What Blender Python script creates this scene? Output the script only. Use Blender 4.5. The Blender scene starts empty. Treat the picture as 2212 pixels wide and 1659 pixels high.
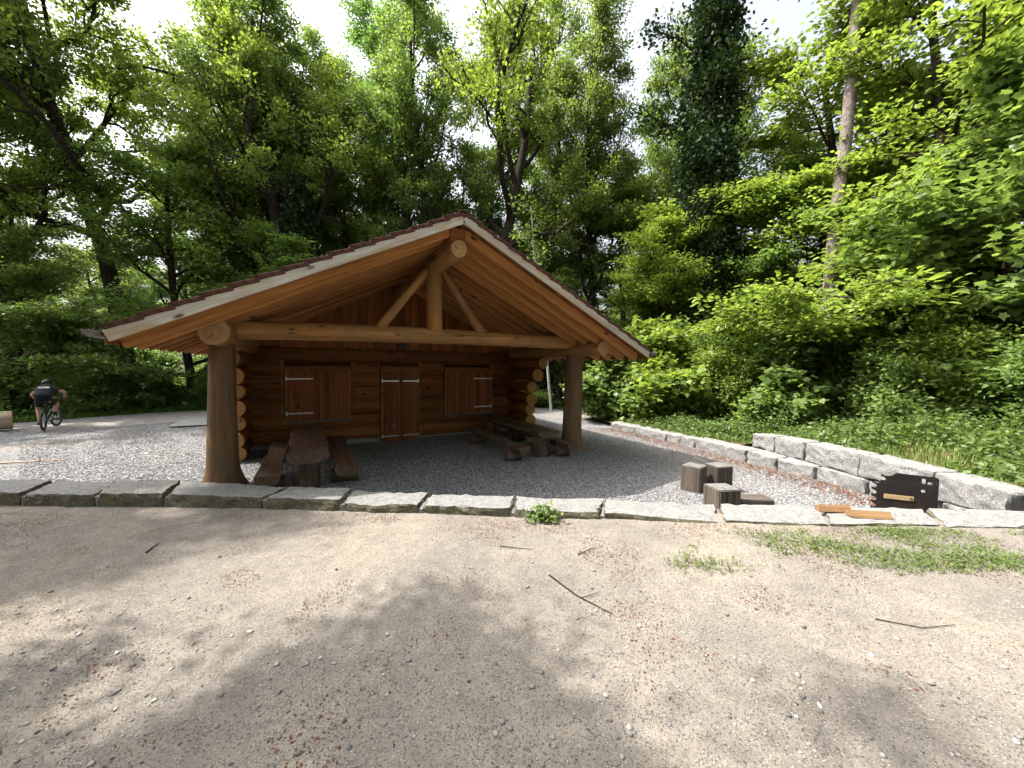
import bpy, bmesh, math, random
import numpy as np
from mathutils import Vector, Matrix, noise as mnoise
R = math.radians
sc = bpy.context.scene
COL = sc.collection
rng = np.random.default_rng(7)
random.seed(7)

# ------------------------------------------------------------------ camera, sky, sun, exposure
cam_d = bpy.data.cameras.new('camera'); cam = bpy.data.objects.new('camera', cam_d); COL.objects.link(cam)
cam_d.sensor_width = 36; cam_d.lens = 36 * 825.8 / 2212; cam_d.clip_end = 2000; cam_d.clip_start = 0.05
cam.matrix_world = Matrix.Translation((0, 0, 2.07)) @ Matrix.Rotation(math.pi / 2 - 0.0446, 4, 'X') @ Matrix.Rotation(0.0112, 4, 'Z')
sc.camera = cam
SUN_TRAVEL = Vector((0.64, -0.035, -1.0)).normalized()
wd = bpy.data.worlds.new('World'); sc.world = wd; wd.use_nodes = True
wn = wd.node_tree.nodes; wl = wd.node_tree.links
sky = wn.new('ShaderNodeTexSky'); sky.sky_type = 'NISHITA'; sky.sun_disc = False
sky.sun_elevation = math.asin(-SUN_TRAVEL.z)
sky.sun_rotation = math.atan2(-SUN_TRAVEL.x, -SUN_TRAVEL.y)
sky.air_density = 1.0; sky.dust_density = 10.0; sky.ozone_density = 0.5; sky.altitude = 400
hs = wn.new('ShaderNodeHueSaturation'); hs.inputs['Saturation'].default_value = 0.4; hs.inputs['Value'].default_value = 1.35   # whole sky desaturated toward white and brightened to add fill light
wl.new(sky.outputs[0], hs.inputs['Color']); wl.new(hs.outputs[0], wn['Background'].inputs[0]); wn['Background'].inputs[1].default_value = 0.15
sd = bpy.data.lights.new('sun', 'SUN'); so = bpy.data.objects.new('sun', sd); COL.objects.link(so)
sd.energy = 4.0; sd.angle = R(0.55); sd.color = (1.0, 0.95, 0.86)
so.rotation_euler = SUN_TRAVEL.to_track_quat('-Z', 'Y').to_euler(); so.location = (-20, 0, 40)
vs = sc.view_settings; vs.view_transform = 'Standard'; vs.look = 'None'; vs.exposure = 1.2; vs.gamma = 1.0
vs.use_curve_mapping = False
sc.cycles.max_bounces = 4; sc.cycles.diffuse_bounces = 3; sc.cycles.transmission_bounces = 3
sc.cycles.use_adaptive_sampling = True; sc.cycles.adaptive_threshold = 0.025
sc.cycles.transparent_max_bounces = 4; sc.cycles.caustics_reflective = False; sc.cycles.caustics_refractive = False

# ------------------------------------------------------------------ helpers
def tag(o, label=None, cat=None, group=None, kind=None):
    if label: o['label'] = label
    if cat: o['category'] = cat
    if group: o['group'] = group
    if kind: o['kind'] = kind
    return o
def link(name, me, parent=None, mat=None):
    o = bpy.data.objects.new(name, me); COL.objects.link(o)
    if parent: o.parent = parent
    if mat is not None and me is not None:
        for m in (mat if isinstance(mat, (list, tuple)) else [mat]): me.materials.append(m)
    return o
def empty(name, loc=(0, 0, 0), rz=0.0, parent=None):
    o = bpy.data.objects.new(name, None); COL.objects.link(o); o.location = loc; o.rotation_euler = (0, 0, rz)
    o.empty_display_size = 0.2
    if parent: o.parent = parent
    return o
def np_mesh(name, V, F, smooth=False, tint=None, mats=None):
    """V (n,3); F (m,k) int array or list of such arrays with different k"""
    Fs = F if isinstance(F, list) else [F]
    Fs = [np.asarray(f, dtype=np.int32) for f in Fs if len(f)]
    me = bpy.data.meshes.new(name); V = np.asarray(V, dtype=np.float32)
    me.vertices.add(len(V)); me.vertices.foreach_set('co', V.ravel())
    nl = sum(f.size for f in Fs); nf = sum(len(f) for f in Fs)
    me.loops.add(nl); me.polygons.add(nf)
    me.loops.foreach_set('vertex_index', np.concatenate([f.ravel() for f in Fs]))
    tot = np.concatenate([np.full(len(f), f.shape[1], np.int32) for f in Fs])
    me.polygons.foreach_set('loop_start', np.concatenate([[0], np.cumsum(tot)[:-1]]).astype(np.int32))
    if smooth: me.polygons.foreach_set('use_smooth', np.ones(nf, bool))
    if mats is not None: me.polygons.foreach_set('material_index', np.asarray(mats, np.int32))
    if tint is not None:
        at = me.attributes.new('tint', 'FLOAT', 'POINT'); at.data.foreach_set('value', np.asarray(tint, np.float32))
    me.update(calc_edges=True)
    return me
def frame(p0, p1, up=(0, 0, 1)):
    p0, p1 = Vector(p0), Vector(p1); x = (p1 - p0).normalized(); u = Vector(up)
    y = u.cross(x)
    if y.length < 1e-4: y = Vector((0, 1, 0)).cross(x)
    y.normalize(); z = x.cross(y)
    return Matrix(((x.x, y.x, z.x, p0.x), (x.y, y.y, z.y, p0.y), (x.z, y.z, z.z, p0.z), (0, 0, 0, 1)))
_box = {}
def box_mesh(l, w, h, mat, bev=0.0):
    key = (round(l, 3), round(w, 3), round(h, 3), mat.name, bev)
    if key in _box: return _box[key]
    bm = bmesh.new(); bmesh.ops.create_cube(bm, size=1.0)
    bmesh.ops.transform(bm, matrix=Matrix.Translation((l / 2, 0, 0)) @ Matrix.Diagonal((l, w, h, 1)), verts=bm.verts)
    if bev > 0: bmesh.ops.bevel(bm, geom=bm.edges[:], offset=bev, segments=1, affect='EDGES')
    me = bpy.data.meshes.new('bar'); bm.to_mesh(me); bm.free(); me.materials.append(mat); _box[key] = me
    return me
def bar(name, p0, p1, w, h, mat, parent=None, up=(0, 0, 1), bev=0.004):
    L = (Vector(p1) - Vector(p0)).length
    o = link(name, box_mesh(L, w, h, mat, bev), parent); o.matrix_local = frame(p0, p1, up)
    return o
def cuboid(name, x0, x1, y0, y1, z0, z1, mat, parent=None, bev=0.004):
    return bar(name, (x0, (y0 + y1) / 2, (z0 + z1) / 2), (x1, (y0 + y1) / 2, (z0 + z1) / 2), y1 - y0, z1 - z0, mat, parent, bev=bev)
def log_mesh(L, r0, r1, seed, mats, sides=20, bump=0.03, flare=0.0, flare_len=0.5, chamfer=0.012, rings=None, cham0=None, cham1=None):
    """round log along local x from 0 to L; caps get material slot 1"""
    rs = np.random.default_rng(seed); n = rings or max(5, int(L / 0.35) + 2)
    c0 = chamfer if cham0 is None else cham0; c1 = chamfer if cham1 is None else cham1
    xs = np.linspace(0, L, n)
    if flare > 0: xs = np.unique(np.concatenate([xs, np.linspace(0, flare_len, 9)])); n = len(xs)
    th = np.arange(sides) * 2 * math.pi / sides
    ph = rs.uniform(0, 6.28, 6)
    V = []
    for i, x in enumerate(xs):
        r = r0 + (r1 - r0) * x / L
        k = 1 + bump * (np.sin(x * 1.7 + ph[0]) * 0.5 + np.sin(x * 4.1 + th * 2 + ph[1]) * 0.45 + np.sin(th * 3 + ph[2] + x * .8) * 0.4 + np.sin(th * 5 + ph[3]) * 0.25)
        rr = r * k
        if flare > 0:
            e = max(0, 1 - x / flare_len) ** 2.2
            lob = 0.55 + 0.75 * np.maximum(0, np.cos(th * 2.5 + ph[4])) ** 1.5 + .3 * np.sin(th * 3 + ph[5])
            rr = rr + flare * e * lob
        wob = np.array([math.sin(x * .9 + ph[4]), math.cos(x * .8 + ph[5])]) * 0.02 * r0 / 0.18
        V.append(np.stack([np.full(sides, x), rr * np.cos(th) + wob[0], rr * np.sin(th) + wob[1]], 1))
    first = V[0].copy(); last = V[-1].copy()
    def shrink(ring, x, k):
        c = ring.mean(0); q = c + (ring - c) * k; q[:, 0] = x; return q
    V[0][:, 0] += c0; V[-1][:, 0] -= c1
    V = [shrink(first, 0, 1 - c0 / max(r0, .02))] + V + [shrink(last, L, 1 - c1 / max(r1, .02))]
    n += 2
    V = np.concatenate(V); F = []
    i = np.arange(n - 1)[:, None] * sides; j = np.arange(sides)[None, :]; jn = (j + 1) % sides
    F = np.stack([i + j, i + jn, i + sides + jn, i + sides + j], -1).reshape(-1, 4)
    m = np.zeros(len(F), int); m[:sides] = 1; m[-sides:] = 1
    me = bpy.data.meshes.new('log')
    faces = [tuple(f) for f in F] + [tuple(range(sides - 1, -1, -1)), tuple(range((n - 1) * sides, n * sides))]
    me.from_pydata(V.tolist(), [], faces)
    mi = np.concatenate([m, [1, 1]]).astype(np.int32); me.polygons.foreach_set('material_index', mi)
    sm = (mi == 0); me.polygons.foreach_set('use_smooth', sm)
    for q in mats: me.materials.append(q)
    me.update(); return me
def log(name, p0, p1, r0, r1, mats, parent=None, seed=0, up=(0, 0, 1), **k):
    L = (Vector(p1) - Vector(p0)).length
    o = link(name, log_mesh(L, r0, r1, seed, mats, **k), parent); o.matrix_local = frame(p0, p1, up); return o
def tube_np(P, rad, sides=6):
    P = np.asarray(P, float); n = len(P); rad = np.broadcast_to(np.asarray(rad, float), (n,))
    T = np.gradient(P, axis=0); T /= np.linalg.norm(T, axis=1)[:, None] + 1e-9
    ref = np.array([0.31, 0.2, 0.93]) if abs(T[0, 2]) < .9 else np.array([1., 0.1, 0])
    A = np.cross(T, ref); A /= np.linalg.norm(A, axis=1)[:, None] + 1e-9; B = np.cross(T, A)
    th = np.arange(sides) * 2 * math.pi / sides
    V = P[:, None, :] + rad[:, None, None] * (np.cos(th)[None, :, None] * A[:, None, :] + np.sin(th)[None, :, None] * B[:, None, :])
    i = np.arange(n - 1)[:, None] * sides; j = np.arange(sides)[None, :]; jn = (j + 1) % sides
    F = np.stack([i + j, i + jn, i + sides + jn, i + sides + j], -1).reshape(-1, 4)
    return V.reshape(-1, 3), F
def join_np(parts):
    Vs, Fs, o = [], {}, 0
    for V, F in parts:
        Vs.append(V); Fs.setdefault(F.shape[1], []).append(F + o); o += len(V)
    return np.concatenate(Vs), [np.concatenate(f) for f in Fs.values()]
def tube_obj(name, paths, mat, parent=None, sides=8):
    V, F = join_np([tube_np(p, r, sides) for p, r in paths]); me = np_mesh(name, V, F, True); return link(name, me, parent, mat)

# ------------------------------------------------------------------ materials
class NT:
    def __init__(s, name):
        s.m = bpy.data.materials.new(name); s.m.use_nodes = True; s.t = s.m.node_tree; s.b = s.t.nodes['Principled BSDF']
    def n(s, typ, **k):
        nd = s.t.nodes.new('ShaderNode' + typ)
        for a, v in k.items():
            if a.startswith('i_'):
                key = a[2:]; key = int(key) if key.isdigit() else key
                if isinstance(v, bpy.types.NodeSocket): s.t.links.new(v, nd.inputs[key])
                else: nd.inputs[key].default_value = v
            else: setattr(nd, a, v)
        return nd
    def l(s, a, b): s.t.links.new(a, b)
    def ramp(s, fac, stops, interp='LINEAR'):
        nd = s.n('ValToRGB'); cr = nd.color_ramp; cr.interpolation = interp
        while len(cr.elements) < len(stops): cr.elements.new(0.5)
        for e, (p, c) in zip(cr.elements, stops): e.position = p; e.color = (*c, 1) if len(c) == 3 else c
        s.l(fac, nd.inputs[0]); return nd.outputs[0]
    def mix(s, fac, a, b, mode='MIX'):
        nd = s.n('MixRGB', blend_type=mode)
        for i, v in enumerate((fac, a, b)):
            if isinstance(v, bpy.types.NodeSocket): s.l(v, nd.inputs[i])
            else: nd.inputs[i].default_value = v if i == 0 else ((*v, 1) if len(v) == 3 else v)
        return nd.outputs[0]
    def math(s, op, a, b=0.0, clamp=False):
        nd = s.n('Math', operation=op, use_clamp=clamp)
        for i, v in enumerate((a, b)):
            if isinstance(v, bpy.types.NodeSocket): s.l(v, nd.inputs[i])
            else: nd.inputs[i].default_value = v
        return nd.outputs[0]
    def coord(s, scale=(1, 1, 1), kind='Object', rand=False):
        tc = s.n('TexCoord'); mp = s.n('Mapping'); mp.inputs['Scale'].default_value = scale
        src = tc.outputs[kind]
        if rand:
            oi = s.n('ObjectInfo'); v = s.n('VectorMath', operation='SCALE'); v.inputs[0].default_value = (37.0, 11.0, 23.0)
            s.l(oi.outputs['Random'], v.inputs['Scale']); ad = s.n('VectorMath', operation='ADD'); s.l(src, ad.inputs[0]); s.l(v.outputs[0], ad.inputs[1]); src = ad.outputs[0]
        s.l(src, mp.inputs[0]); return mp.outputs[0]
    def noise(s, vec, scale, detail=4, rough=.55, dist=0):
        nd = s.n('TexNoise'); s.l(vec, nd.inputs['Vector']); nd.inputs['Scale'].default_value = scale; nd.inputs['Detail'].default_value = detail
        nd.inputs['Roughness'].default_value = rough; nd.inputs['Distortion'].default_value = dist; return nd
    def voro(s, vec, scale, feature='F1', rnd=1.0):
        nd = s.n('TexVoronoi', feature=feature); s.l(vec, nd.inputs['Vector']); nd.inputs['Scale'].default_value = scale; nd.inputs['Randomness'].default_value = rnd; return nd
    def bump(s, h, strength=.5, dist=.01, prev=None):
        nd = s.n('Bump'); s.l(h, nd.inputs['Height']); nd.inputs['Strength'].default_value = strength; nd.inputs['Distance'].default_value = dist
        if prev is not None: s.l(prev, nd.inputs['Normal'])
        return nd.outputs[0]
    def out(s, col, rough=.8, nrm=None, spec=.3, metal=0):
        b = s.b
        if isinstance(col, bpy.types.NodeSocket): s.l(col, b.inputs['Base Color'])
        else: b.inputs['Base Color'].default_value = (*col, 1)
        if isinstance(rough, bpy.types.NodeSocket): s.l(rough, b.inputs['Roughness'])
        else: b.inputs['Roughness'].default_value = rough
        b.inputs['Specular IOR Level'].default_value = spec; b.inputs['Metallic'].default_value = metal
        if nrm is not None: s.l(nrm, b.inputs['Normal'])
        return s.m
def wood(name, dark, mid, light, knots=True, grain=16, rough=.7, weather=None, checks=.0, knotdark=.25):
    t = NT(name); v = t.coord((0.55, grain, grain), rand=True)
    n1 = t.noise(v, 1.0, 6, .62, .6)
    vf = t.coord((1.1, grain * 3.2, grain * 3.2), rand=True); nf = t.noise(vf, 1.0, 5, .7, .3)
    gmix = t.math('ADD', t.math('MULTIPLY', n1.outputs[0], .55), t.math('MULTIPLY', nf.outputs[0], .45))
    col = t.ramp(gmix, [(.36, dark), (.5, mid), (.63, light)])
    v2 = t.coord((0.5, 1.2, 1.2), rand=True); n2 = t.noise(v2, 1.6, 3)
    col = t.mix(.45, col, t.ramp(n2.outputs[0], [(.3, (.62, .58, .55)), (.7, (1.15, 1.1, 1.05))]), 'MULTIPLY')
    if knots:
        vk = t.coord((2.3, 5.5, 5.5), rand=True); vo = t.voro(vk, 1.0)
        k = t.ramp(vo.outputs['Distance'], [(.09, (1, 1, 1)), (.19, (0, 0, 0))])
        rnd = t.math('GREATER_THAN', vo.outputs['Color'], .5)
        kf = t.math('MULTIPLY', k, rnd)
        col = t.mix(kf, col, tuple(c * knotdark for c in dark))
    oi = t.n('ObjectInfo'); col = t.mix(1.0, col, t.ramp(oi.outputs['Random'], [(0, (.66, .63, .6)), (.5, (1, 1, 1)), (1, (1.22, 1.2, 1.16))]), 'MULTIPLY')
    if weather:
        vw = t.coord((1.2, 5, 5), rand=True); nw = t.noise(vw, 1.5, 5, .7)
        col = t.mix(t.ramp(nw.outputs[0], [(.42, (0, 0, 0)), (.62, (.85, .85, .85))]), col, weather)
    h = gmix
    if checks:
        vc = t.coord((0.35, 7, 7), rand=True); nc = t.noise(vc, 1.3, 2, .4, .2)
        ck = t.ramp(nc.outputs[0], [(.488, (0, 0, 0)), (.5, (1, 1, 1)), (.512, (0, 0, 0))])
        vm = t.coord((1.1, 2, 2), rand=True); nm = t.noise(vm, 1.0, 2)
        ck = t.math('MULTIPLY', ck, t.ramp(nm.outputs[0], [(.48, (0, 0, 0)), (.58, (1, 1, 1))]))
        col = t.mix(t.math('MULTIPLY', ck, checks), col, tuple(c * .18 for c in dark))
        h = t.math('SUBTRACT', h, ck)
    return t.out(col, rough, t.bump(h, .6, .008), .25)
def endgrain(name, dark, light, crack=True):
    t = NT(name); tc = t.n('TexCoord'); sp = t.n('SeparateXYZ'); t.l(tc.outputs['Object'], sp.inputs[0])
    nz = t.noise(tc.outputs['Object'], 6, 3); y = t.math('ADD', sp.outputs[1], t.math('MULTIPLY', nz.outputs[0], .03)); z = sp.outputs[2]
    r = t.math('SQRT', t.math('ADD', t.math('MULTIPLY', y, y), t.math('MULTIPLY', z, z)))
    w = t.math('SINE', t.math('MULTIPLY', r, 330)); w2 = t.math('SINE', t.math('MULTIPLY', r, 47))
    f = t.math('ADD', t.math('MULTIPLY', w, .12), t.math('ADD', t.math('MULTIPLY', w2, .16), .52))
    n2 = t.noise(tc.outputs['Object'], 14, 4)
    f = t.math('ADD', f, t.math('MULTIPLY', t.math('SUBTRACT', n2.outputs[0], .5), .7), True)
    col = t.mix(f, dark, light)
    if crack:
        oi = t.n('ObjectInfo'); ang = t.n('Math', operation='ARCTAN2'); t.l(y, ang.inputs[0]); t.l(z, ang.inputs[1])
        a = t.math('ADD', t.math('MULTIPLY', ang.outputs[0], .5), t.math('ADD', t.math('MULTIPLY', oi.outputs['Random'], 9.0), t.math('MULTIPLY', nz.outputs[0], 1.4)))
        s_ = t.math('MULTIPLY', t.math('ABSOLUTE', t.math('SINE', a)), r)
        ck = t.math('LESS_THAN', s_, .0035)
        col = t.mix(t.math('MULTIPLY', ck, .85), col, tuple(c * .12 for c in dark))
    return t.out(col, .75, t.bump(f, .2, .004), .2)
def plain(name, col, rough=.6, metal=0, spec=.4, var=.25, scale=30):
    t = NT(name); n = t.noise(t.coord(), scale, 4)
    c = t.mix(1.0, col, t.ramp(n.outputs[0], [(.3, (1 - var,) * 3), (.7, (1 + var,) * 3)]), 'MULTIPLY')
    return t.out(c, rough, t.bump(n.outputs[0], .12, .004), spec, metal)

M = {}
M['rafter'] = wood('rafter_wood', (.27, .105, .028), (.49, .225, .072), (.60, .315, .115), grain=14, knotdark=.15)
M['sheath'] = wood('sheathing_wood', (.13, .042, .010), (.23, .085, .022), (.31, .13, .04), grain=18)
M['board'] = wood('gable_board_wood', (.16, .046, .010), (.29, .098, .022), (.37, .145, .036), grain=12, rough=.55)
M['shutter'] = wood('shutter_wood', (.17, .048, .012), (.26, .085, .022), (.33, .12, .034), grain=14, rough=.55)
M['frame'] = wood('frame_wood', (.21, .08, .022), (.30, .13, .04), (.36, .17, .06), grain=16, rough=.55)
M['log'] = wood('wall_log_wood', (.12, .042, .010), (.235, .09, .022), (.33, .135, .038), grain=11, rough=.6, checks=1.0)
M['beam'] = wood('beam_wood', (.22, .094, .028), (.40, .20, .068), (.51, .28, .11), grain=10, weather=(.32, .19, .085), checks=1.0)
M['post'] = wood('post_wood', (.085, .045, .02), (.18, .102, .046), (.265, .16, .078), grain=9, weather=(.15, .105, .065), checks=1.0)
M['fascia'] = wood('weathered_fascia_wood', (.34, .29, .235), (.56, .52, .46), (.70, .67, .62), grain=10, weather=(.44, .32, .19), knotdark=.3)
M['slab'] = wood('slab_wood', (.04, .020, .011), (.10, .048, .024), (.17, .09, .05), grain=8, weather=(.12, .105, .09), checks=1.0, rough=.5)
M['grey'] = wood('weathered_oak', (.034, .028, .024), (.085, .07, .06), (.155, .138, .122), knots=False, grain=22, checks=1.0, rough=.85)
M['greytop'] = endgrain('weathered_oak_end', (.10, .097, .09), (.21, .205, .195))
M['fire'] = wood('split_firewood', (.24, .13, .06), (.38, .235, .12), (.47, .32, .18), knots=False, grain=26)
M['bark'] = wood('pale_log_bark', (.26, .20, .15), (.42, .34, .26), (.55, .46, .36), grain=6, checks=.8)
M['end'] = endgrain('log_end_grain', (.36, .20, .085), (.58, .37, .18))
M['endp'] = endgrain('wall_log_end_grain', (.32, .15, .052), (.52, .27, .10))
M['slabend'] = endgrain('slab_end_grain', (.06, .04, .026), (.16, .11, .075))
M['metal'] = plain('galvanised_steel', (.62, .63, .63), .38, .9, .5, .15)
M['gutter'] = plain('zinc_gutter', (.20, .17, .16), .5, .6, .5, .3)
M['black'] = plain('black_plastic', (.015, .015, .016), .45)
M['tile'] = plain('clay_roof_tile', (.085, .036, .027), .85, 0, .2, .6, 14)
M['concrete'] = plain('concrete', (.26, .27, .25), .9, 0, .2, .25, 12)

def granite(name, a, b, c, lichen=(.45, .42, .36), dirt=0.0):
    t = NT(name); v = t.coord((1, 1, 1), 'Object')
    n1 = t.noise(v, 55, 6, .75); n2 = t.noise(v, 5, 5, .6, .8); n3 = t.noise(v, 16, 4, .7, 1.2)
    col = t.ramp(n1.outputs[0], [(.34, a), (.5, b), (.66, c)])
    col = t.mix(t.ramp(n3.outputs[0], [(.38, (.75, .75, .75)), (.55, (0, 0, 0))]), col, tuple(x * .55 for x in b))
    col = t.mix(t.ramp(n2.outputs[0], [(.5, (0, 0, 0)), (.7, (.55, .55, .55))]), col, lichen)
    h = t.math('ADD', t.math('MULTIPLY', n3.outputs[0], .8), t.math('MULTIPLY', n1.outputs[0], .35))
    return t.out(col, .88, t.bump(h, .9, .03), .25)
M['granite'] = granite('granite_top', (.14, .14, .14), (.255, .255, .25), (.36, .355, .345), (.29, .265, .23))
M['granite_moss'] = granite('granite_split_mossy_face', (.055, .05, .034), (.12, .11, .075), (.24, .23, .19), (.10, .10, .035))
M['granite_wall'] = granite('granite_block', (.085, .085, .09), (.22, .22, .22), (.37, .37, .36), (.26, .245, .22))

def gravel_mat():
    t = NT('crushed_gravel'); v = t.coord((1, 1, 1), 'Object')
    nd = t.noise(v, 30, 2); ad = t.n('VectorMath', operation='ADD'); sc_ = t.n('VectorMath', operation='SCALE'); t.l(nd.outputs['Color'], sc_.inputs[0]); sc_.inputs['Scale'].default_value = .02
    t.l(v, ad.inputs[0]); t.l(sc_.outputs[0], ad.inputs[1])
    vo = t.voro(ad.outputs[0], 34); vs_ = t.n('SeparateColor'); t.l(vo.outputs['Color'], vs_.inputs[0])
    col = t.ramp(vs_.outputs[0], [(0, (.12, .12, .13)), (.35, (.23, .23, .24)), (.7, (.31, .31, .32)), (1, (.44, .435, .43))])
    edge = t.ramp(vo.outputs['Distance'], [(.35, (1, 1, 1)), (.75, (.28, .28, .28))])
    col = t.mix(.8, col, edge, 'MULTIPLY')
    big = t.noise(v, .35, 4, .6); col = t.mix(t.ramp(big.outputs[0], [(.48, (0, 0, 0)), (.7, (.45, .45, .45))]), col, (.34, .29, .25))
    h = t.math('SUBTRACT', 1.0, vo.outputs['Distance'])
    return t.out(col, .92, t.bump(h, 1.0, .03), .2)
M['gravel'] = gravel_mat()
def sand_mat():
    t = NT('compacted_sandy_gravel'); v = t.coord((1, 1, 1), 'Object')
    n0 = t.noise(v, .7, 5, .6, .4); n1 = t.noise(v, 7, 5, .65); n2 = t.noise(v, 90, 4, .7)
    col = t.ramp(n0.outputs[0], [(.3, (.175, .162, .148)), (.52, (.235, .214, .19)), (.72, (.28, .248, .203))])
    col = t.mix(.7, col, t.ramp(n1.outputs[0], [(.3, (.72, .70, .69)), (.65, (1.12, 1.1, 1.07))]), 'MULTIPLY')
    vo = t.voro(v, 75); cs = t.n('SeparateColor'); t.l(vo.outputs['Color'], cs.inputs[0])
    peb = t.math('MULTIPLY', t.ramp(vo.outputs['Distance'], [(.28, (1, 1, 1)), (.42, (0, 0, 0))]), t.ramp(cs.outputs[1], [(.25, (0, 0, 0)), (.3, (1, 1, 1))]))
    pc = t.ramp(cs.outputs[0], [(0, (.08, .08, .085)), (.4, (.19, .18, .172)), (.75, (.30, .28, .25)), (1, (.44, .43, .41))])
    col = t.mix(peb, col, pc)
    vo2 = t.voro(v, 170); c2 = t.n('SeparateColor'); t.l(vo2.outputs['Color'], c2.inputs[0])
    col = t.mix(.55, col, t.ramp(c2.outputs[0], [(0, (.5, .48, .47)), (.4, (.95, .94, .92)), (1, (1.3, 1.28, 1.24))]), 'MULTIPLY')
    h = t.math('ADD', t.math('MULTIPLY', peb, .6), t.math('ADD', t.math('MULTIPLY', n2.outputs[0], .5), t.math('MULTIPLY', n1.outputs[0], .8)))
    return t.out(col, .95, t.bump(h, .8, .02), .15)
M['sand'] = sand_mat()
def soil_mat(name, cols, scale=3):
    t = NT(name); v = t.coord((1, 1, 1), 'Object'); n = t.noise(v, scale, 6, .7); n2 = t.noise(v, scale * 12, 4, .7)
    col = t.ramp(n.outputs[0], [(.3, cols[0]), (.5, cols[1]), (.7, cols[2])])
    col = t.mix(.6, col, t.ramp(n2.outputs[0], [(.3, (.6, .6, .6)), (.7, (1.25, 1.25, 1.25))]), 'MULTIPLY')
    return t.out(col, .95, t.bump(n2.outputs[0], .8, .03), .1)
M['forest_floor'] = soil_mat('forest_floor', ((.035, .026, .016), (.055, .045, .025), (.04, .06, .02)))
M['bank'] = soil_mat('leafy_soil', ((.10, .075, .045), (.17, .12, .07), (.09, .10, .04)), 5)
M['road'] = soil_mat('packed_forest_road', ((.22, .21, .20), (.30, .285, .27), (.38, .36, .33)), 2)

def leaf_mat(name, dark, light, trans=.5, ttint=(1.25, 1.2, .55), rough=.45, spec=.35):
    t = NT(name); at = t.n('Attribute', attribute_name='tint'); oi = t.n('ObjectInfo')
    col = t.mix(at.outputs['Fac'], dark, light)
    col = t.mix(1.0, col, oi.outputs['Color'], 'MULTIPLY')
    tr = t.n('BsdfTranslucent'); t.l(t.mix(1.0, col, ttint, 'MULTIPLY'), tr.inputs[0])
    t.out(col, rough, None, spec)
    mx = t.n('MixShader'); mx.inputs[0].default_value = trans
    t.l(t.b.outputs[0], mx.inputs[1]); t.l(tr.outputs[0], mx.inputs[2])
    t.l(mx.outputs[0], t.t.nodes['Material Output'].inputs[0]); return t.m
M['leaf'] = leaf_mat('broad_leaf', (.092, .158, .042), (.27, .37, .125), .58, (1.16, 1.16, .6))
M['leaf_near'] = leaf_mat('young_broad_leaf', (.098, .168, .045), (.285, .385, .14), .52, (1.16, 1.16, .6))
M['ivy'] = leaf_mat('ivy_leaf', (.014, .034, .012), (.042, .078, .026), .2, rough=.6, spec=.25)
M['needle'] = leaf_mat('pine_needle', (.02, .045, .015), (.05, .085, .03), .2)
M['grassm'] = leaf_mat('grass_blade', (.06, .11, .02), (.19, .27, .06), .4)
M['litter'] = leaf_mat('dry_leaf', (.075, .024, .013), (.22, .105, .055), .15, (1, .9, .8), .8, .1)
def bark_mat(name, a, b, c, sx=7, sz=1.6):
    t = NT(name); v = t.coord((sx, sx, sz), 'Object'); n = t.noise(v, 1.6, 6, .7, .5)
    return t.out(t.ramp(n.outputs[0], [(.32, a), (.5, b), (.7, c)]), .95, t.bump(n.outputs[0], 1.0, .05), .1)
M['oakbark'] = bark_mat('oak_bark', (.018, .015, .012), (.042, .035, .028), (.08, .068, .055))
M['pinebark'] = bark_mat('pine_bark', (.09, .07, .062), (.21, .175, .16), (.31, .265, .245), 9, 4)
M['birch'] = bark_mat('pale_bark', (.22, .20, .17), (.45, .42, .38), (.58, .55, .5), 4, 6)
def pebble_mat():
    t = NT('pebble'); at = t.n('Attribute', attribute_name='tint')
    col = t.ramp(at.outputs['Fac'], [(0, (.07, .07, .078)), (.3, (.17, .168, .168)), (.6, (.29, .27, .245)), (.85, (.38, .355, .32)), (1, (.52, .505, .48))])
    return t.out(col, .8, None, .25)
M['pebble'] = pebble_mat()
def stone_grey_mat():
    t = NT('gravel_stone'); at = t.n('Attribute', attribute_name='tint')
    col = t.ramp(at.outputs['Fac'], [(0, (.11, .11, .12)), (.4, (.22, .22, .23)), (.75, (.31, .31, .315)), (1, (.45, .45, .445))])
    return t.out(col, .85, None, .2)
M['gstone'] = stone_grey_mat()

# ------------------------------------------------------------------ ground
FW = [((-9.6, 4.67), (-9.8, 5.30), .27), ((-7.403, 4.695), (-7.561, 5.297), .266), ((-6.123, 4.709), (-6.399, 5.277), .260), ((-5.205, 4.727), (-5.503, 5.287), .255),
      ((-4.360, 4.755), (-4.632, 5.330), .254), ((-3.065, 4.678), (-3.029, 5.105), .280), ((-2.049, 4.564), (-2.089, 5.029), .300),
      ((-1.071, 4.464), (-1.044, 4.903), .320), ((0.027, 4.379), (0.058, 4.826), .322), ((1.062, 4.312), (1.181, 4.763), .340),
      ((2.308, 4.098), (2.536, 4.638), .395), ((3.470, 4.070), (3.780, 4.612), .390), ((4.665, 4.040), (5.005, 4.539), .400),
      ((6.108, 4.040), (6.279, 4.451), .400), ((7.6, 4.0), (7.7, 4.42), .41)]
WALL_T = .42
_wx = [(-60), -9] + [f[0][0] for f in FW[1:]] + [60]; _wg = [.27, .27] + [f[2] for f in FW[1:]] + [.43]
_wyx = [-60] + [(f[0][0] + f[1][0]) / 2 for f in FW] + [60]; _wyy = [4.98] + [(f[0][1] + f[1][1]) / 2 for f in FW] + [4.2]
def wall_y(x): return np.interp(x, _wyx, _wyy)
def fore_z(x, y):
    x = np.asarray(x, float); y = np.asarray(y, float)
    z = np.interp(x, _wx, _wg)
    u = np.clip((wall_y(x) - y) / 3, 0, 1)
    return z + .02 * u * (np.sin(x * 1.3 + y * .7) + np.sin(y * 2.1 - x * .6)) - .03 * u
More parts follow.
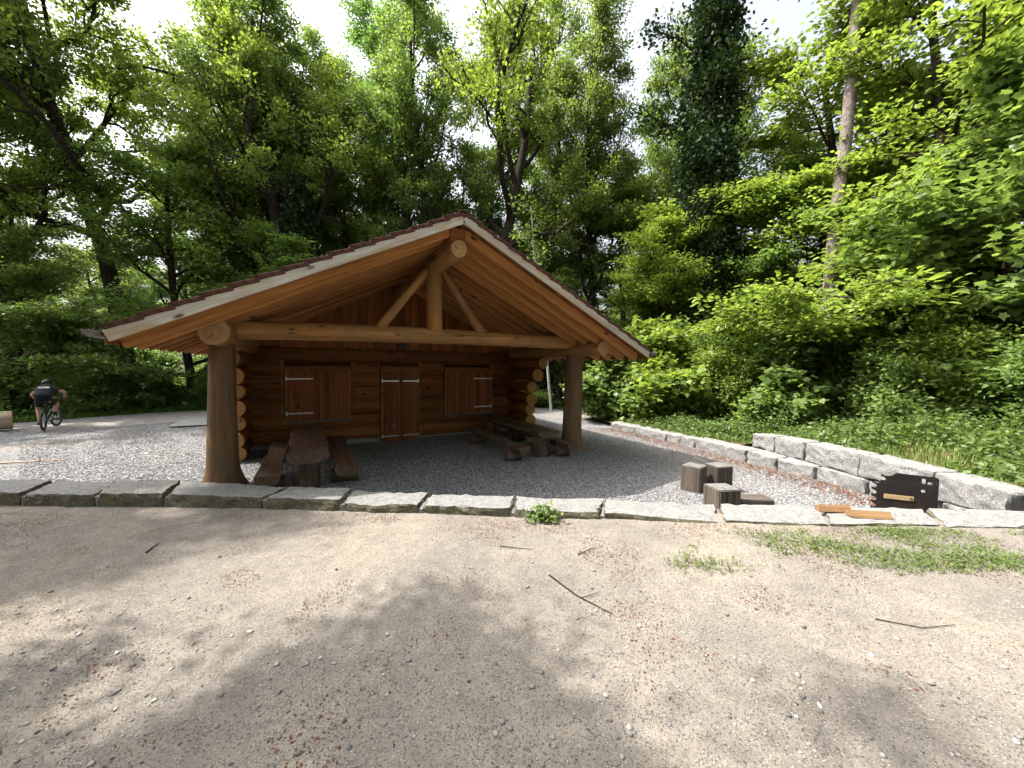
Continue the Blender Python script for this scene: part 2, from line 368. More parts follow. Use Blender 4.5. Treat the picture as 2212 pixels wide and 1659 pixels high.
def yard_z(x, y):
    x = np.asarray(x, float); y = np.asarray(y, float)
    s = np.clip((-x - 8) / 7, 0, 1); s = s * s * (3 - 2 * s)
    d = np.exp(-(((x + 3.2) / 2.2) ** 2 + ((y - 9.3) / 1.3) ** 2))
    return -.12 * s - .11 * d + .008 * np.sin(x * 2.1) * np.sin(y * 1.7)
def grid_obj(name, X, Y, Z, mat):
    ny, nx = X.shape
    V = np.stack([X, Y, Z], -1).reshape(-1, 3); i = np.arange(ny - 1)[:, None] * nx; j = np.arange(nx - 1)[None, :]
    F = np.stack([i + j, i + j + 1, i + nx + j + 1, i + nx + j], -1).reshape(-1, 4)
    o = link(name, np_mesh(name, V, F, True), None, mat); return tag(o, kind='structure')
# forest floor to the horizon
gx = np.concatenate([np.linspace(-600, -70, 10), np.linspace(-60, 60, 61), np.linspace(70, 600, 10)])
gy = np.concatenate([np.linspace(-300, -20, 8), np.linspace(-16, 60, 39), np.linspace(70, 900, 12)])
GX, GY = np.meshgrid(gx, gy)
grid_obj('ground', GX, GY, np.full_like(GX, -.32) + .05 * np.sin(GX * .3) * np.cos(GY * .23), M['forest_floor'])
yx = np.linspace(-45, 13, 147); yy = np.linspace(4.0, 19.5, 40); YX, YY = np.meshgrid(yx, yy)
# yard outline follows the road side: cut where the woods begin (left-far edge line)
def road_far(x):  # far edge of the forest road
    return np.interp(x, [-45, -17.8, -17.25, -16.06, -14.24, -10, 2, 4, 13], [11.0, 13.2, 14.1, 16.4, 17.9, 19.5, 19.5, 15.0, 14.0])
YY2 = 4.0 + (YY - 4.0) / 15.5 * (road_far(YX) - 4.0)
grid_obj('gravel_yard', YX, YY2, yard_z(YX, YY2), M['gravel'])
# the forest road along the far left side of the yard
rx = np.linspace(-45, -6, 80); rt = np.linspace(0, 1, 8); RX, RT = np.meshgrid(rx, rt)
rf_ = road_far(RX); rn = np.interp(RX, [-45, -15, -10, -6], [8.6, 11.8, 15.0, 17.2]) + .15 * np.sin(RX * 1.9)
RYY = rn + (rf_ - rn) * RT
grid_obj('forest_road', RX, RYY, yard_z(RX, RYY) + .006, M['road'])
fx = np.unique(np.concatenate([np.linspace(-40, -9, 16), np.linspace(-9, 8, 120), np.linspace(8, 40, 16)])); ft = np.concatenate([np.linspace(0, .45, 40), np.linspace(.47, 1, 16)])
FX, FT = np.meshgrid(fx, ft); FY = wall_y(FX) - FT * 14.0
grid_obj('forecourt', FX, FY, fore_z(FX, FY), M['sand'])

# ------------------------------------------------------------------ stone walls
def stone(name, top4, z0, ztop, seed, mats, parent, side_mat=1, rough=.022, cuts=10):
    """top4: front-left, front-right, back-right, back-left (x, y); rough block"""
    bm = bmesh.new(); bmesh.ops.create_cube(bm, size=1.0)
    bmesh.ops.subdivide_edges(bm, edges=bm.edges[:], cuts=cuts, use_grid_fill=True)
    fl, fr, br, bl = [Vector((p[0], p[1], 0)) for p in top4]; rs = random.Random(seed)
    ctr = (fl + fr + br + bl) / 4; off = Vector((rs.uniform(0, 50), rs.uniform(0, 50), rs.uniform(0, 50)))
    tilt = [rs.uniform(-.008, .008) for _ in range(3)]
    zt = ztop if isinstance(ztop, (tuple, list)) else (ztop,) * 4
    for f in bm.faces: f.material_index = 0 if f.normal.z > .5 else side_mat; f.smooth = False
    for v in bm.verts:
        u, w, h = v.co.x + .5, v.co.y + .5, v.co.z + .5
        e = (fl * (1 - u) + fr * u) * (1 - w) + (bl * (1 - u) + br * u) * w
        zz = (zt[0] * (1 - u) + zt[1] * u) * (1 - w) + (zt[3] * (1 - u) + zt[2] * u) * w
        p = Vector((e.x, e.y, z0 + (zz - z0) * h))
        q = p * 2.2 + off; q2 = p * 9 + off
        d = mnoise.noise_vector(q) * rough + mnoise.noise_vector(q2) * rough * .8
        if h > .98: d.z *= .35; d.z += tilt[0] * (u - .5) * 2 + tilt[1] * (w - .5) * 2
        corner = (abs(v.co.x) > .49) + (abs(v.co.y) > .49) + (abs(v.co.z) > .49)
        p = p + d
        if corner >= 2: p += (Vector((ctr.x, ctr.y, (z0 + zz) / 2)) - p).normalized() * (.015 + .034 * mnoise.noise(q2 * .9))
        v.co = p
    me = bpy.data.meshes.new('stone'); bm.to_mesh(me); bm.free()
    return link(name, me, parent, mats)
sw = empty('stone_wall', (0, 4.6, 0)); tag(sw, 'low edging wall of pale granite slabs running across the forecourt edge', 'wall')
for i in range(len(FW) - 1):
    (fl, bl, _), (fr, br, _) = FW[i], FW[i + 1]
    g = .018 + .012 * ((i * 7) % 3)
    def inset(a, b, d):
        a, b = Vector(a), Vector(b); t_ = (b - a).normalized(); return (a + t_ * d, b - t_ * d)
    f0, f1 = inset(fl, fr, g / 2 if i not in (3, 7) else g); b0, b1 = inset(bl, br, g / 2)
    dz = [.0, .004, -.006, .008, .0, .01, -.004, .004, 0, -.008, .004, .0, .006, 0][i]
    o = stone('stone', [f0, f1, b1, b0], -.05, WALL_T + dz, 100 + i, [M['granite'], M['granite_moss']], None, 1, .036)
    o.parent = sw; o.matrix_parent_inverse = Matrix.Translation((0, -4.6, 0))
for i in range(1, len(FW) - 1):
    (x, y), (x2, y2), _ = FW[i]
    o = stone('mortar', [(x - .03, y + .012), (x + .03, y + .012), (x2 + .03, y2 - .05), (x2 - .03, y2 - .05)], .0, WALL_T - .045, 140 + i, [M['granite'], M['granite_wall']], None, 1, .012, 2)
    o.parent = sw; o.matrix_parent_inverse = Matrix.Translation((0, -4.6, 0))
LOW = [(3.365, 12.985, .22), (3.896, 12.009, .215), (4.401, 10.824, .23), (4.60, 10.38, .24), (4.789, 9.919, .245), (5.235, 8.436, .27), (5.481, 7.828, .25), (5.74, 7.15, .25), (5.93, 6.30, .25), (6.02, 5.30, .25), (6.1, 4.4, .25)]
UPP = [(5.68, 8.97, .57), (5.74, 8.29, .62), (5.86, 7.58, .64), (5.97, 6.50, .645), (6.06, 5.42, .63), (6.10, 4.62, .60)]
def wall_run(name, pts, thick, z0, label, seed):
    e = empty(name, (pts[0][0], pts[0][1], 0)); tag(e, label, 'wall')
    nr = []
    for k in range(len(pts)):
        a = Vector(pts[max(0, k - 1)][:2]); b = Vector(pts[min(len(pts) - 1, k + 1)][:2]); t_ = (b - a).normalized(); nr.append(Vector((-t_.y, t_.x)))
    for k in range(len(pts) - 1):
        a, b = Vector(pts[k][:2]), Vector(pts[k + 1][:2]); t_ = (b - a).normalized(); g = .012
        th = thick if not callable(thick) else thick(k)
        f0, f1 = a + t_ * g, b - t_ * g; b0, b1 = a + nr[k] * th + t_ * g, b + nr[k + 1] * th - t_ * g
        o = stone('stone', [f0, f1, b1, b0], z0, (pts[k][2], pts[k + 1][2], pts[k + 1][2], pts[k][2]), seed + k, [M['granite'], M['granite_wall']], None, 1, .028)
        o.parent = e; o.matrix_parent_inverse = Matrix.Translation(-Vector(e.location))
    return e
wall_run('retaining_wall', LOW, .52, -.15, 'long low granite block wall curving along the right edge of the yard', 200)
wall_run('retaining_wall', UPP, lambda k: .42 if k < 3 else .5, .262, 'upper tier of big granite blocks behind the barbecue', 240)
# bank of soil behind the right hand walls
by = np.linspace(3.6, 30, 80); bu = np.concatenate([np.linspace(0, .12, 10), np.linspace(.15, 1, 22)])
BY, BU = np.meshgrid(by, bu, indexing='ij')
edge = np.interp(BY, [2, 4.4, 5.4, 6.5, 7.6, 8.97, 9.9, 10.8, 12, 13, 15, 30], [6.5, 6.45, 6.40, 6.3, 6.2, 6.0, 5.1, 4.75, 4.25, 3.7, 3.4, 3.0])
BX = edge - .12 + BU * 40
ez = np.interp(BY, [4, 8.6, 9.3, 13, 16, 30], [.57, .53, .21, .16, .02, -.1])
BZ = ez + .5 * np.clip((BX - edge) / 6, 0, 1) * np.clip((14 - BY) / 6, 0.2, 1) + .03 * np.sin(BX * 2.3 + BY) * np.clip((BX - edge) * 2, 0, 1)
grid_obj('bank', BX, BY, BZ, M['bank'])
def bank_z(x, y):
    e_ = np.interp(y, [2, 4.4, 5.4, 6.5, 7.6, 8.97, 9.9, 10.8, 12, 13, 15, 30], [6.5, 6.45, 6.40, 6.3, 6.2, 6.0, 5.1, 4.75, 4.25, 3.7, 3.4, 3.0])
    z_ = np.interp(y, [4, 8.6, 9.3, 13, 16, 30], [.57, .53, .21, .16, .02, -.1])
    return z_ + .5 * np.clip((x - e_) / 6, 0, 1) * np.clip((14 - y) / 6, 0.2, 1)

# ------------------------------------------------------------------ log hut
HUT = empty('log_hut', (-5.002, 6.238, 0), .4867)
tag(HUT, 'log cabin with wide open gable porch and red tiled roof', 'hut')
C, PK, SL, EW = 3.77, 4.562, .4907, 4.318
B0, B1 = -1.8136, 7.6
def zt(a): return PK - SL * abs(a - C)
LM = [M['log'], M['endp']]; BM_ = [M['beam'], M['end']]; PM = [M['post'], M['end']]
# posts with root flare
for nm, a, r, fl, sd_ in (('post', .235, .195, .20, 3), ('post', 7.44, .225, .13, 8)):
    log('post', (a, 0, -.08), (a, 0, 2.40), r + .03, r - .012, PM, HUT, sd_, (1, 0, 0), flare=fl * .8, flare_len=.6, sides=28, bump=.035)
# purlins, ridge, tie beam, king post, struts
log('purlin', (.235, -.775, 2.527), (.235, B1, 2.527), .205, .215, BM_, HUT, 21, bump=.03, sides=28)
log('purlin', (7.40, -1.16, 2.50), (7.40, B1, 2.50), .165, .20, BM_, HUT, 22, bump=.03, sides=24)
log('ridge_beam', (C, -1.56, 4.075), (C, B1, 4.075), .15, .185, BM_, HUT, 23, sides=24)
cuboid('ridge_block', C - .135, C + .135, -1.535, -1.2, 4.17, 4.43, M['rafter'], HUT)
log('tie_beam', (.02, 0.0, 2.655), (7.62, 0.0, 2.71), .165, .155, BM_, HUT, 24, bump=.035, sides=24)
log('king_post', (C + .03, -.02, 2.80), (C + .03, -.02, 4.02), .165, .155, BM_, HUT, 25, (1, 0, 0), sides=20, bump=.02)
log('strut', (2.72, -.02, 2.80), (3.67, -.02, 4.05), .095, .085, BM_, HUT, 26, (0, 1, 0), sides=16)
log('strut', (4.88, -.02, 2.80), (3.99, -.02, 4.03), .105, .095, BM_, HUT, 27, (0, 1, 0), sides=16)
# rafters
nb = -1.45; k = 0
while nb < B1 - .1:
    for s in (-1, 1):
        p0 = (C + s * .03, nb, PK - .135 - SL * .03); p1 = (C + s * (EW - .02), nb, zt(C + s * (EW - .02)) - .135)
        bar('rafter', p0, p1, .11, .155, M['rafter'], HUT, (0, 0, 1), .006)
    nb += .425; k += 1
# sheathing boards along the hut
SLL = EW / math.cos(math.atan(SL)); NB = 30
for s in (-1, 1):
    nrm = Vector((s * SL, 0, 1)).normalized()
    for i in range(NB):
        a = C + s * (i + .5) * EW / NB; z_ = zt(a) - .038
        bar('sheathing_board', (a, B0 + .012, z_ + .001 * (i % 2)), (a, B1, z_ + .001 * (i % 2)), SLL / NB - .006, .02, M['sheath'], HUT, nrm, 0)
# fascia boards on the gable edge
for s in (-1, 1):
    p0 = (C + s * .001, B0, PK - .077); p1 = (C + s * EW, B0, zt(C + s * EW) - .077)
    bar('fascia_board', p0, p1, .03, .136, M['fascia'], HUT, (0, 0, 1), .005)
    bar('eave_board', (C + s * (EW + .012), B0 + .02, zt(C + EW) - .10), (C + s * (EW + .012), B1, zt(C + EW) - .10), .022, .13, M['sheath'], HUT)
# roof tiles: verge tiles singly, the field behind as one part
NT_ = 15; pit = SLL / NT_
def tile_mesh():
    bm = bmesh.new()
    def bx(x0, x1, y0, y1, z0, z1):
        m = Matrix.Translation(((x0 + x1) / 2, (y0 + y1) / 2, (z0 + z1) / 2)) @ Matrix.Diagonal((x1 - x0, y1 - y0, z1 - z0, 1)); bmesh.ops.create_cube(bm, size=1, matrix=m)
    bx(0, pit + .05, 0, .27, 0, .024); bx(.0, pit + .05, -.012, .008, -.030, .027); bx(.0, pit + .05, .23, .275, .018, .028)
    bmesh.ops.bevel(bm, geom=bm.edges[:], offset=.003, segments=1, affect='EDGES')
    me = bpy.data.meshes.new('tile'); bm.to_mesh(me); bm.free(); me.materials.append(M['tile']); return me
TM = tile_mesh()
for s in (-1, 1):
    for i in range(NT_):
        d_hi = max(0.0, i * pit - .05); d_lo = (i + 1) * pit + (.02 if i == NT_ - 1 else 0.0)
        ca = math.cos(math.atan(SL))
        hi = Vector((C + s * d_hi * ca, B0 - .012, PK - SL * d_hi * ca + .004)); lo = Vector((C + s * d_lo * ca, B0 - .012, PK - SL * d_lo * ca + .048))
        lo += Vector((random.uniform(-.004, .004), random.uniform(-.006, .006), random.uniform(-.003, .005)))
        o = link('roof_tile', TM, HUT)
        x = (lo - hi).normalized(); y = Vector((0, 1, 0)); z_ = x.cross(y)
        if z_.z < 0: z_ = -z_
        o.matrix_local = Matrix(((x.x, y.x, z_.x, hi.x), (x.y, y.y, z_.y, hi.y), (x.z, y.z, z_.z, hi.z), (0, 0, 0, 1)))
Vt, Ft, on = [], [], 0
for s in (-1, 1):
    for i in range(NT_):
        for c_ in range(36):
            y0 = B0 + .262 + c_ * .255; y1 = y0 + .249
            if y0 > B1: break
            ca = math.cos(math.atan(SL)); dh = max(0, i * pit - .05); dl = (i + 1) * pit
            h_ = (C + s * dh * ca, PK - SL * dh * ca + .012); l_ = (C + s * dl * ca, PK - SL * dl * ca + .055)
            q = [(h_[0], y0, h_[1]), (l_[0], y0, l_[1]), (l_[0], y1, l_[1]), (h_[0], y1, h_[1])]
            q += [(a_, b_, c2 - .02) for a_, b_, c2 in q]; Vt += q
            Ft += [(on + p_[0], on + p_[1], on + p_[2], on + p_[3]) for p_ in ((0, 1, 2, 3), (7, 6, 5, 4), (0, 4, 5, 1), (1, 5, 6, 2), (2, 6, 7, 3), (3, 7, 4, 0))]; on += 8
rt_ = link('roof_tile_field', np_mesh('roof_tile_field', np.array(Vt), np.array(Ft)), HUT, M['tile']); rt_['kind'] = 'stuff'
def ridge_tile(y0, y1):
    th = np.linspace(-.1, math.pi + .1, 11); V = []
    for y, r in ((y0, .115), (y1, .10)):
        for q in (r, r - .016): V += [(C + q * math.cos(t_), y, PK - .045 + q * 1.0 * math.sin(t_)) for t_ in th]
    n = 11; F = []
    for i in range(n - 1):
        F += [(i, i + 1, 2 * n + i + 1, 2 * n + i), (n + i + 1, n + i, 3 * n + i, 3 * n + i + 1), (i + 1, i, n + i, n + i + 1), (2 * n + i, 2 * n + i + 1, 3 * n + i + 1, 3 * n + i)]
    F += [(0, 2 * n, 3 * n, n), (n - 1, 2 * n - 1, 4 * n - 1, 3 * n - 1)]
    return np.array(V), np.array(F)
V, F = ridge_tile(B0 - .03, B0 + .40); link('ridge_tile', np_mesh('ridge_tile', V, F), HUT, M['tile'])
ps = [ridge_tile(B0 + .36 + i * .38, B0 + .80 + i * .38) for i in range(23)]
V, F = join_np(ps); o = link('ridge_tile_row', np_mesh('ridge_tile_row', V, F), HUT, M['tile']); o['kind'] = 'stuff'
# gutters: half-round channels with end caps and brackets
for s in (-1, 1):
    ac = C + s * (EW + .115); zc = zt(C + EW) - .012; th = np.linspace(math.pi, 2 * math.pi, 13); r = .082; V = []
    for y in (B0 - .03, B1):
        for q in (r, r - .006): V += [(ac + q * math.cos(t_), y, zc + q * math.sin(t_)) for t_ in th]
    n = 13; F = []
    for i in range(n - 1): F += [(i, i + 1, 2 * n + i + 1, 2 * n + i), (n + i + 1, n + i, 3 * n + i, 3 * n + i + 1), (i, n + i, n + i + 1, i + 1)]
    F += [(0, 2 * n, 3 * n, n), (n - 1, 2 * n - 1, 4 * n - 1, 3 * n - 1)]
    me = bpy.data.meshes.new('gutter'); me.from_pydata(V, [], F + [tuple(range(n))]); g_ = link('gutter', me, HUT, M['gutter'])
    tube = tube_obj('gutter_bead', [([(ac - s * -r, B0 - .03, zc), (ac - s * -r, B1, zc)], .01)], M['gutter'], None, 6); tube.parent = g_
# side walls of stacked logs (their sawn ends face the porch)
ZS = [2.17, 1.82, 1.475, 1.12, .80, .47, .15]
for s, a0, ends in ((0, .13, (1.25, 1.75, 1.95, 1.80, 1.98, 1.85, 1.9)), (1, 7.33, (1.25, 1.60, 1.86, 1.90, 1.94, 1.93, 1.95))):
    for i, (z_, e_) in enumerate(zip(ZS, ends)):
        r = (.155, .185, .16, .178, .168, .176, .165)[i]; aa = a0 + (.0, .03, -.02, .02, -.01, .02, 0)[i] * (1 if s else -1)
        log('wall_log', (aa, e_, z_), (aa, B1 - .25, z_), r, r * 1.02, LM, HUT, 300 + s * 20 + i, bump=.03, sides=20, rings=8)
# back wall logs, cut for the openings
SEAM = [2.515, 2.165, 1.83, 1.48, 1.10, .76, .41, .07]
OPEN = [(.948, 2.466), (3.230, 4.276), (5.058, 6.581)]
for i in range(len(SEAM) - 1):
    zc = (SEAM[i] + SEAM[i + 1]) / 2; r = (SEAM[i] - SEAM[i + 1]) / 2 * 1.035
    if i == 0: cuts = []
    elif zc > .65: cuts = OPEN
    else: cuts = [OPEN[1]]
    x0 = -.05; segs = []
    for a, b in cuts: segs.append((x0, a - .012)); x0 = b + .012
    segs.append((x0, 7.52))
    for k, (a, b) in enumerate(segs):
        r = .265; log('wall_log', (a, 3.42, zc), (b, 3.42, zc), r, r, LM, HUT, 340 + i * 5 + k, bump=.018, sides=20, rings=8, cham0=.012 if a < 0 else .06, cham1=.012 if b > 7.4 else .06)
cuboid('wall_lining', .2, 7.3, 3.44, 3.48, -.1, 4.0 if False else 2.6, M['log'], HUT, 0)
for i in range(8): log('wall_log', (-.05, B1 - .4, .15 + i * .33), (7.52, B1 - .4, .15 + i * .33), .17, .17, LM, HUT, 400 + i, sides=12, rings=4)
cuboid('plinth', .1, OPEN[1][0] - .0, 3.20, 3.42, -.3, .075, M['concrete'], HUT)
cuboid('plinth', OPEN[1][1], 7.4, 3.20, 3.42, -.3, .075, M['concrete'], HUT)
cuboid('door_step', 3.15, 4.36, 2.98, 3.40, -.3, -.125, M['concrete'], HUT)
# gable boards
gw = .2
for i in range(int(7.9 / gw)):
    a = -.12 + (i + .5) * gw
    if a > 7.7: break
    top = zt(a) - .05
    if top < 2.56: continue
    bar('gable_board', (a, 3.21 + .004 * (i % 2), 2.53 - .012 * (i % 3)), (a, 3.21 + .004 * (i % 2), top), gw - .010, .022, M['board'], HUT, (0, 1, 0), .004)
cuboid('gable_backing', 1.0, 6.5, 3.235, 3.26, 2.5, 3.1, M['board'], HUT, 0)
# rear gable closed with one board field
bm = bmesh.new(); vs_ = [bm.verts.new(p) for p in ((-.3, B1 - .3, 2.4), (7.84, B1 - .3, 2.4), (C, B1 - .3, PK - .1))]; bm.faces.new(vs_)
r_ = bmesh.ops.extrude_face_region(bm, geom=bm.faces[:]); bmesh.ops.translate(bm, verts=[v for v in r_['geom'] if isinstance(v, bmesh.types.BMVert)], vec=(0, .05, 0))
me = bpy.data.meshes.new('rear_gable'); bm.to_mesh(me); bm.free(); link('rear_gable', me, HUT, M['board'])
# windows with closed shutters and the double door
FB = 3.125   # front of the frames
def strap(parent, a0, a1, z_, side):
    s_ = cuboid('hinge_strap', a0, a1, FB - .045, FB - .037, z_ - .016, z_ + .016, M['metal'], parent, .002)
    p_ = a0 if side < 0 else a1
    q = cuboid('hinge_plate', p_ - .02, p_ + .02, FB - .049, FB - .041, z_ - .045, z_ + .045, M['metal'], None, .002); q.parent = s_; q.matrix_parent_inverse = s_.matrix_local.inverted()
def opening(kind, a0, a1, z0, z1, straps, sill=True, mid=None):
    e = empty(kind, ((a0 + a1) / 2, FB, z0), 0, HUT)
    def P(*a, **k):
        o = cuboid(*a, parent=e, **k); o.matrix_parent_inverse = Matrix.Translation(-Vector(e.location)); return o
    fw = .075
    fr = P('frame', a0, a0 + fw, FB, FB + .12, z0, z1 - .065, M['frame']); P('frame', a1 - fw, a1, FB, FB + .12, z0, z1 - .065, M['frame'])
    P('frame', a0 + fw + .001, a1 - fw - .001, FB + .003, FB + .12, z1 - .13, z1 - .067, M['frame']); P('header_board', a0 - .012, a1 + .012, FB - .018, FB + .1, z1 - .063, z1 + .008, M['frame'])
    m_ = mid or (a0 + a1) / 2; zi = z1 - .138
    for x0, x1, flip in ((a0 + fw + .006, m_ - .004, 0), (m_ + .004, a1 - fw - .006, 1)):
        lf = empty('shutter_leaf' if kind != 'door' else 'door_leaf', (x0, FB, z0), 0, e); lf.matrix_parent_inverse = Matrix.Translation(-Vector(e.location)); lf.location = (x0, FB, z0)
        w_ = .11; n = max(2, round((x1 - x0) / w_)); st = (x1 - x0) / n
        for i in range(n):
            b_ = bar('board', (x0 + (i + .5) * st, FB - .018, z0 + .004), (x0 + (i + .5) * st, FB - .018, zi), st - .0025, .034, M['shutter'], None, (0, 1, 0), .003)
            b_.parent = lf; b_.matrix_parent_inverse = Matrix.Translation(-Vector(lf.location))
    for a, b, z_, sd_ in straps:
        s_ = cuboid('hinge_strap', a, b, FB - .046, FB - .0365, z_ - .016, z_ + .016, M['metal'], None, .002); s_.parent = e; s_.matrix_parent_inverse = Matrix.Translation(-Vector(e.location))
        p_ = a if sd_ < 0 else b
        q = cuboid('hinge_plate', p_ - .02, p_ + .02, FB - .05, FB - .002, z_ - .045, z_ + .045, M['metal'], None, .002); q.parent = e; q.matrix_parent_inverse = Matrix.Translation(-Vector(e.location))
    if sill: P('sill', a0 - .05, a1 + .05, FB - .07, FB + .1, z0 - .045, z0 - .003, M['gutter'])
    return e
opening('window', .948, 2.466, .654, 2.026, [(.986, 1.568, 1.712, -1), (.986, 1.568, .844, -1)])
d_ = opening('door', 3.230, 4.276, -.12, 2.026, [(3.262, 3.709, 1.642, -1), (3.814, 4.240, 1.638, 1), (3.262, 3.709, .107, -1), (3.814, 4.240, .107, 1)], False)
k_ = cuboid('door_knob', 3.55, 3.58, FB - .075, FB - .035, .395, .425, M['metal'], None, .004); k_.parent = d_; k_.matrix_parent_inverse = Matrix.Translation(-Vector(d_.location))
opening('window', 5.058, 6.581, .654, 2.026, [(5.969, 6.540, 1.70, 1), (5.969, 6.540, .832, 1)])
fl_ = cuboid('floodlight', 3.68, 3.90, 3.03, 3.15, 2.55, 2.71, M['black'], HUT, .012)
cuboid('floodlight_bracket', 3.75, 3.83, 3.15, 3.205, 2.60, 2.66, M['black'], HUT, .004)
cuboid('rain_slab', .0, 1, 0, 1, 0, .01, M['concrete'], HUT, 0).matrix_local = Matrix.Translation((-2.6, 9.4, .01)) @ Matrix.Diagonal((2.2, 2.3, 1, 1))

# ------------------------------------------------------------------ slab tables and benches under the roof
def hut_w(a, b, z=0.0):
    c_, s_ = math.cos(.4867), math.sin(.4867); return (-5.002 + a * c_ - b * s_, 6.238 + a * s_ + b * c_, z)
def slab_mesh(L, w, th, seed, bow=.05):
    """half-round plank along local x, live edge, flat top at z=0"""
    rs = np.random.default_rng(seed); n = 15; xs = np.linspace(0, L, n); V = []; k = 9
    ph = rs.uniform(0, 6.28, 4)
    for x in xs:
        hl = w / 2 * (1 + bow * math.sin(x * 2.1 + ph[0]) + .05 * math.sin(x * 6 + ph[1])); hr = w / 2 * (1 + bow * math.sin(x * 1.8 + ph[2]) + .05 * math.sin(x * 5.3 + ph[3]))
        prof = [(-hl, -.012), (-hl * .97, 0), (hr * .97, 0), (hr, -.012), (hr * .99, -th * .35), (hr * .8, -th * .8), (hr * .5, -th), (-hl * .5, -th), (-hl * .8, -th * .8), (-hl * .99, -th * .35)]
        sk = .03 * math.sin(ph[0]) if x in (0, L) else 0
        V += [(x + (y / w) * sk, y + rs.normal(0, .003), z + (rs.normal(0, .002) if z == 0 else 0)) for y, z in prof]
    m = 10; F = [(i * m + j, i * m + (j + 1) % m, (i + 1) * m + (j + 1) % m, (i + 1) * m + j) for i in range(n - 1) for j in range(m)]
    F = [f[::-1] for f in F] + [tuple(range(m)), tuple(range((n - 1) * m, n * m))[::-1]]
    me = bpy.data.meshes.new('slab'); me.from_pydata(V, [], F)
    for q in (M['slab'], M['slabend']): me.materials.append(q)
    me.polygons[len(F) - 1].material_index = 1; me.polygons[len(F) - 2].material_index = 1
    bm = bmesh.new(); bm.from_mesh(me); bmesh.ops.recalc_face_normals(bm, faces=bm.faces); bm.to_mesh(me); bm.free(); return me
def slab_table(a, b0, b1, w, h, th, seed, label):
    e = empty('picnic_table', hut_w(a, b0), .4867 + math.pi / 2); tag(e, label, 'table', 'slab tables in the porch')
    L = b1 - b0; t_ = link('tabletop', slab_mesh(L, w, th, seed), e); t_.location = (0, 0, h)
    for q in (.28, L - .45): o = log('support', (q, 0, -.05), (q, 0, h - th * .9), .17, .165, [M['slab'], M['slabend']], e, seed + 5, (0, 1, 0), sides=14); o.scale = (1, 1, 1.25)
    return e
def slab_bench(a, b0, b1, w, h, th, seed, label, dx=.0):
    e = empty('log_bench', hut_w(a, b0), .4867 + math.pi / 2); tag(e, label, 'bench', 'slab benches in the porch')
    L = b1 - b0; t_ = link('seat', slab_mesh(L, w, th, seed), e); t_.location = (0, 0, h)
    r = (h - th * .92) / 2 + .02
    for q in (.45, L - .5): log('support', (q, -w * .62 + dx, r - .03), (q, w * .62 + dx, r - .03), r, r * .96, [M['slab'], M['slabend']], e, seed + 9, sides=14)
    return e
slab_table(1.46, -.92, 2.55, .62, .62, .15, 11, 'thick slab table below the left shuttered window')
slab_bench(.915, -1.0, 2.2, .33, .355, .15, 12, 'slab bench between the big left post and its table')
slab_bench(2.035, -.92, 2.3, .36, .355, .15, 13, 'slab bench on the open side of the left table')
slab_table(6.26, -.66, 2.70, .60, .62, .15, 14, 'thick slab table next to the right post')
slab_bench(5.56, -.85, 2.2, .27, .355, .14, 15, 'slab bench resting on a short round log, before the right table', .08)
slab_bench(6.70, -1.0, 2.0, .26, .355, .13, 16, 'slab bench squeezed between right table and right post')

# ------------------------------------------------------------------ timber stools and beam offcut
def block(name, corners, h, seed, label, group='dark timber blocks by the barbecue'):
    bm = bmesh.new(); c = sum((Vector((*p, 0)) for p in corners), Vector()) / 4
    lo = [bm.verts.new((p[0] - c.x, p[1] - c.y, -.06)) for p in corners]; hi = [bm.verts.new((p[0] - c.x, p[1] - c.y, h)) for p in corners]
    bm.faces.new(hi); bm.faces.new(lo[::-1])
    for i in range(4): bm.faces.new((lo[i], lo[(i + 1) % 4], hi[(i + 1) % 4], hi[i]))
    bmesh.ops.recalc_face_normals(bm, faces=bm.faces)
    bmesh.ops.bevel(bm, geom=bm.edges[:], offset=.012, segments=2, affect='EDGES')
    for f in bm.faces: f.material_index = 1 if f.normal.z > .9 else 0
    # grain runs up the block: turn the mesh so its length is local x
    rot = Matrix(((0, 0, 1), (0, 1, 0), (-1, 0, 0))).to_4x4()
    bmesh.ops.transform(bm, matrix=rot, verts=bm.verts)
    me = bpy.data.meshes.new(name); bm.to_mesh(me); bm.free()
    o = link(name, me, None, [M['grey'], M['greytop']]); o.matrix_world = Matrix.Translation(c) @ rot.inverted()
    return tag(o, label, 'stool', group)
block('timber_stool', [(2.90, 6.47), (3.126, 6.255), (3.346, 6.45), (3.150, 6.70)], .43, 1, 'square dark timber block stool, the left one of the tall pair')
block('timber_stool', [(3.38, 6.62), (3.459, 6.327), (3.77, 6.41), (3.68, 6.72)], .43, 2, 'square dark timber block stool, the right one of the tall pair')
block('timber_stool', [(2.76, 5.42), (2.83, 5.10), (3.15, 5.15), (3.105, 5.46)], .43, 3, 'squat timber block stool in front of the tall pair, behind the slab wall')
o = bar('timber_beam', (3.185, 5.40, .12), (3.68, 5.36, .12), .26, .28, M['grey'], None, bev=.012)
tag(o, 'grey timber beam offcut lying flat beside the squat stool', 'beam')

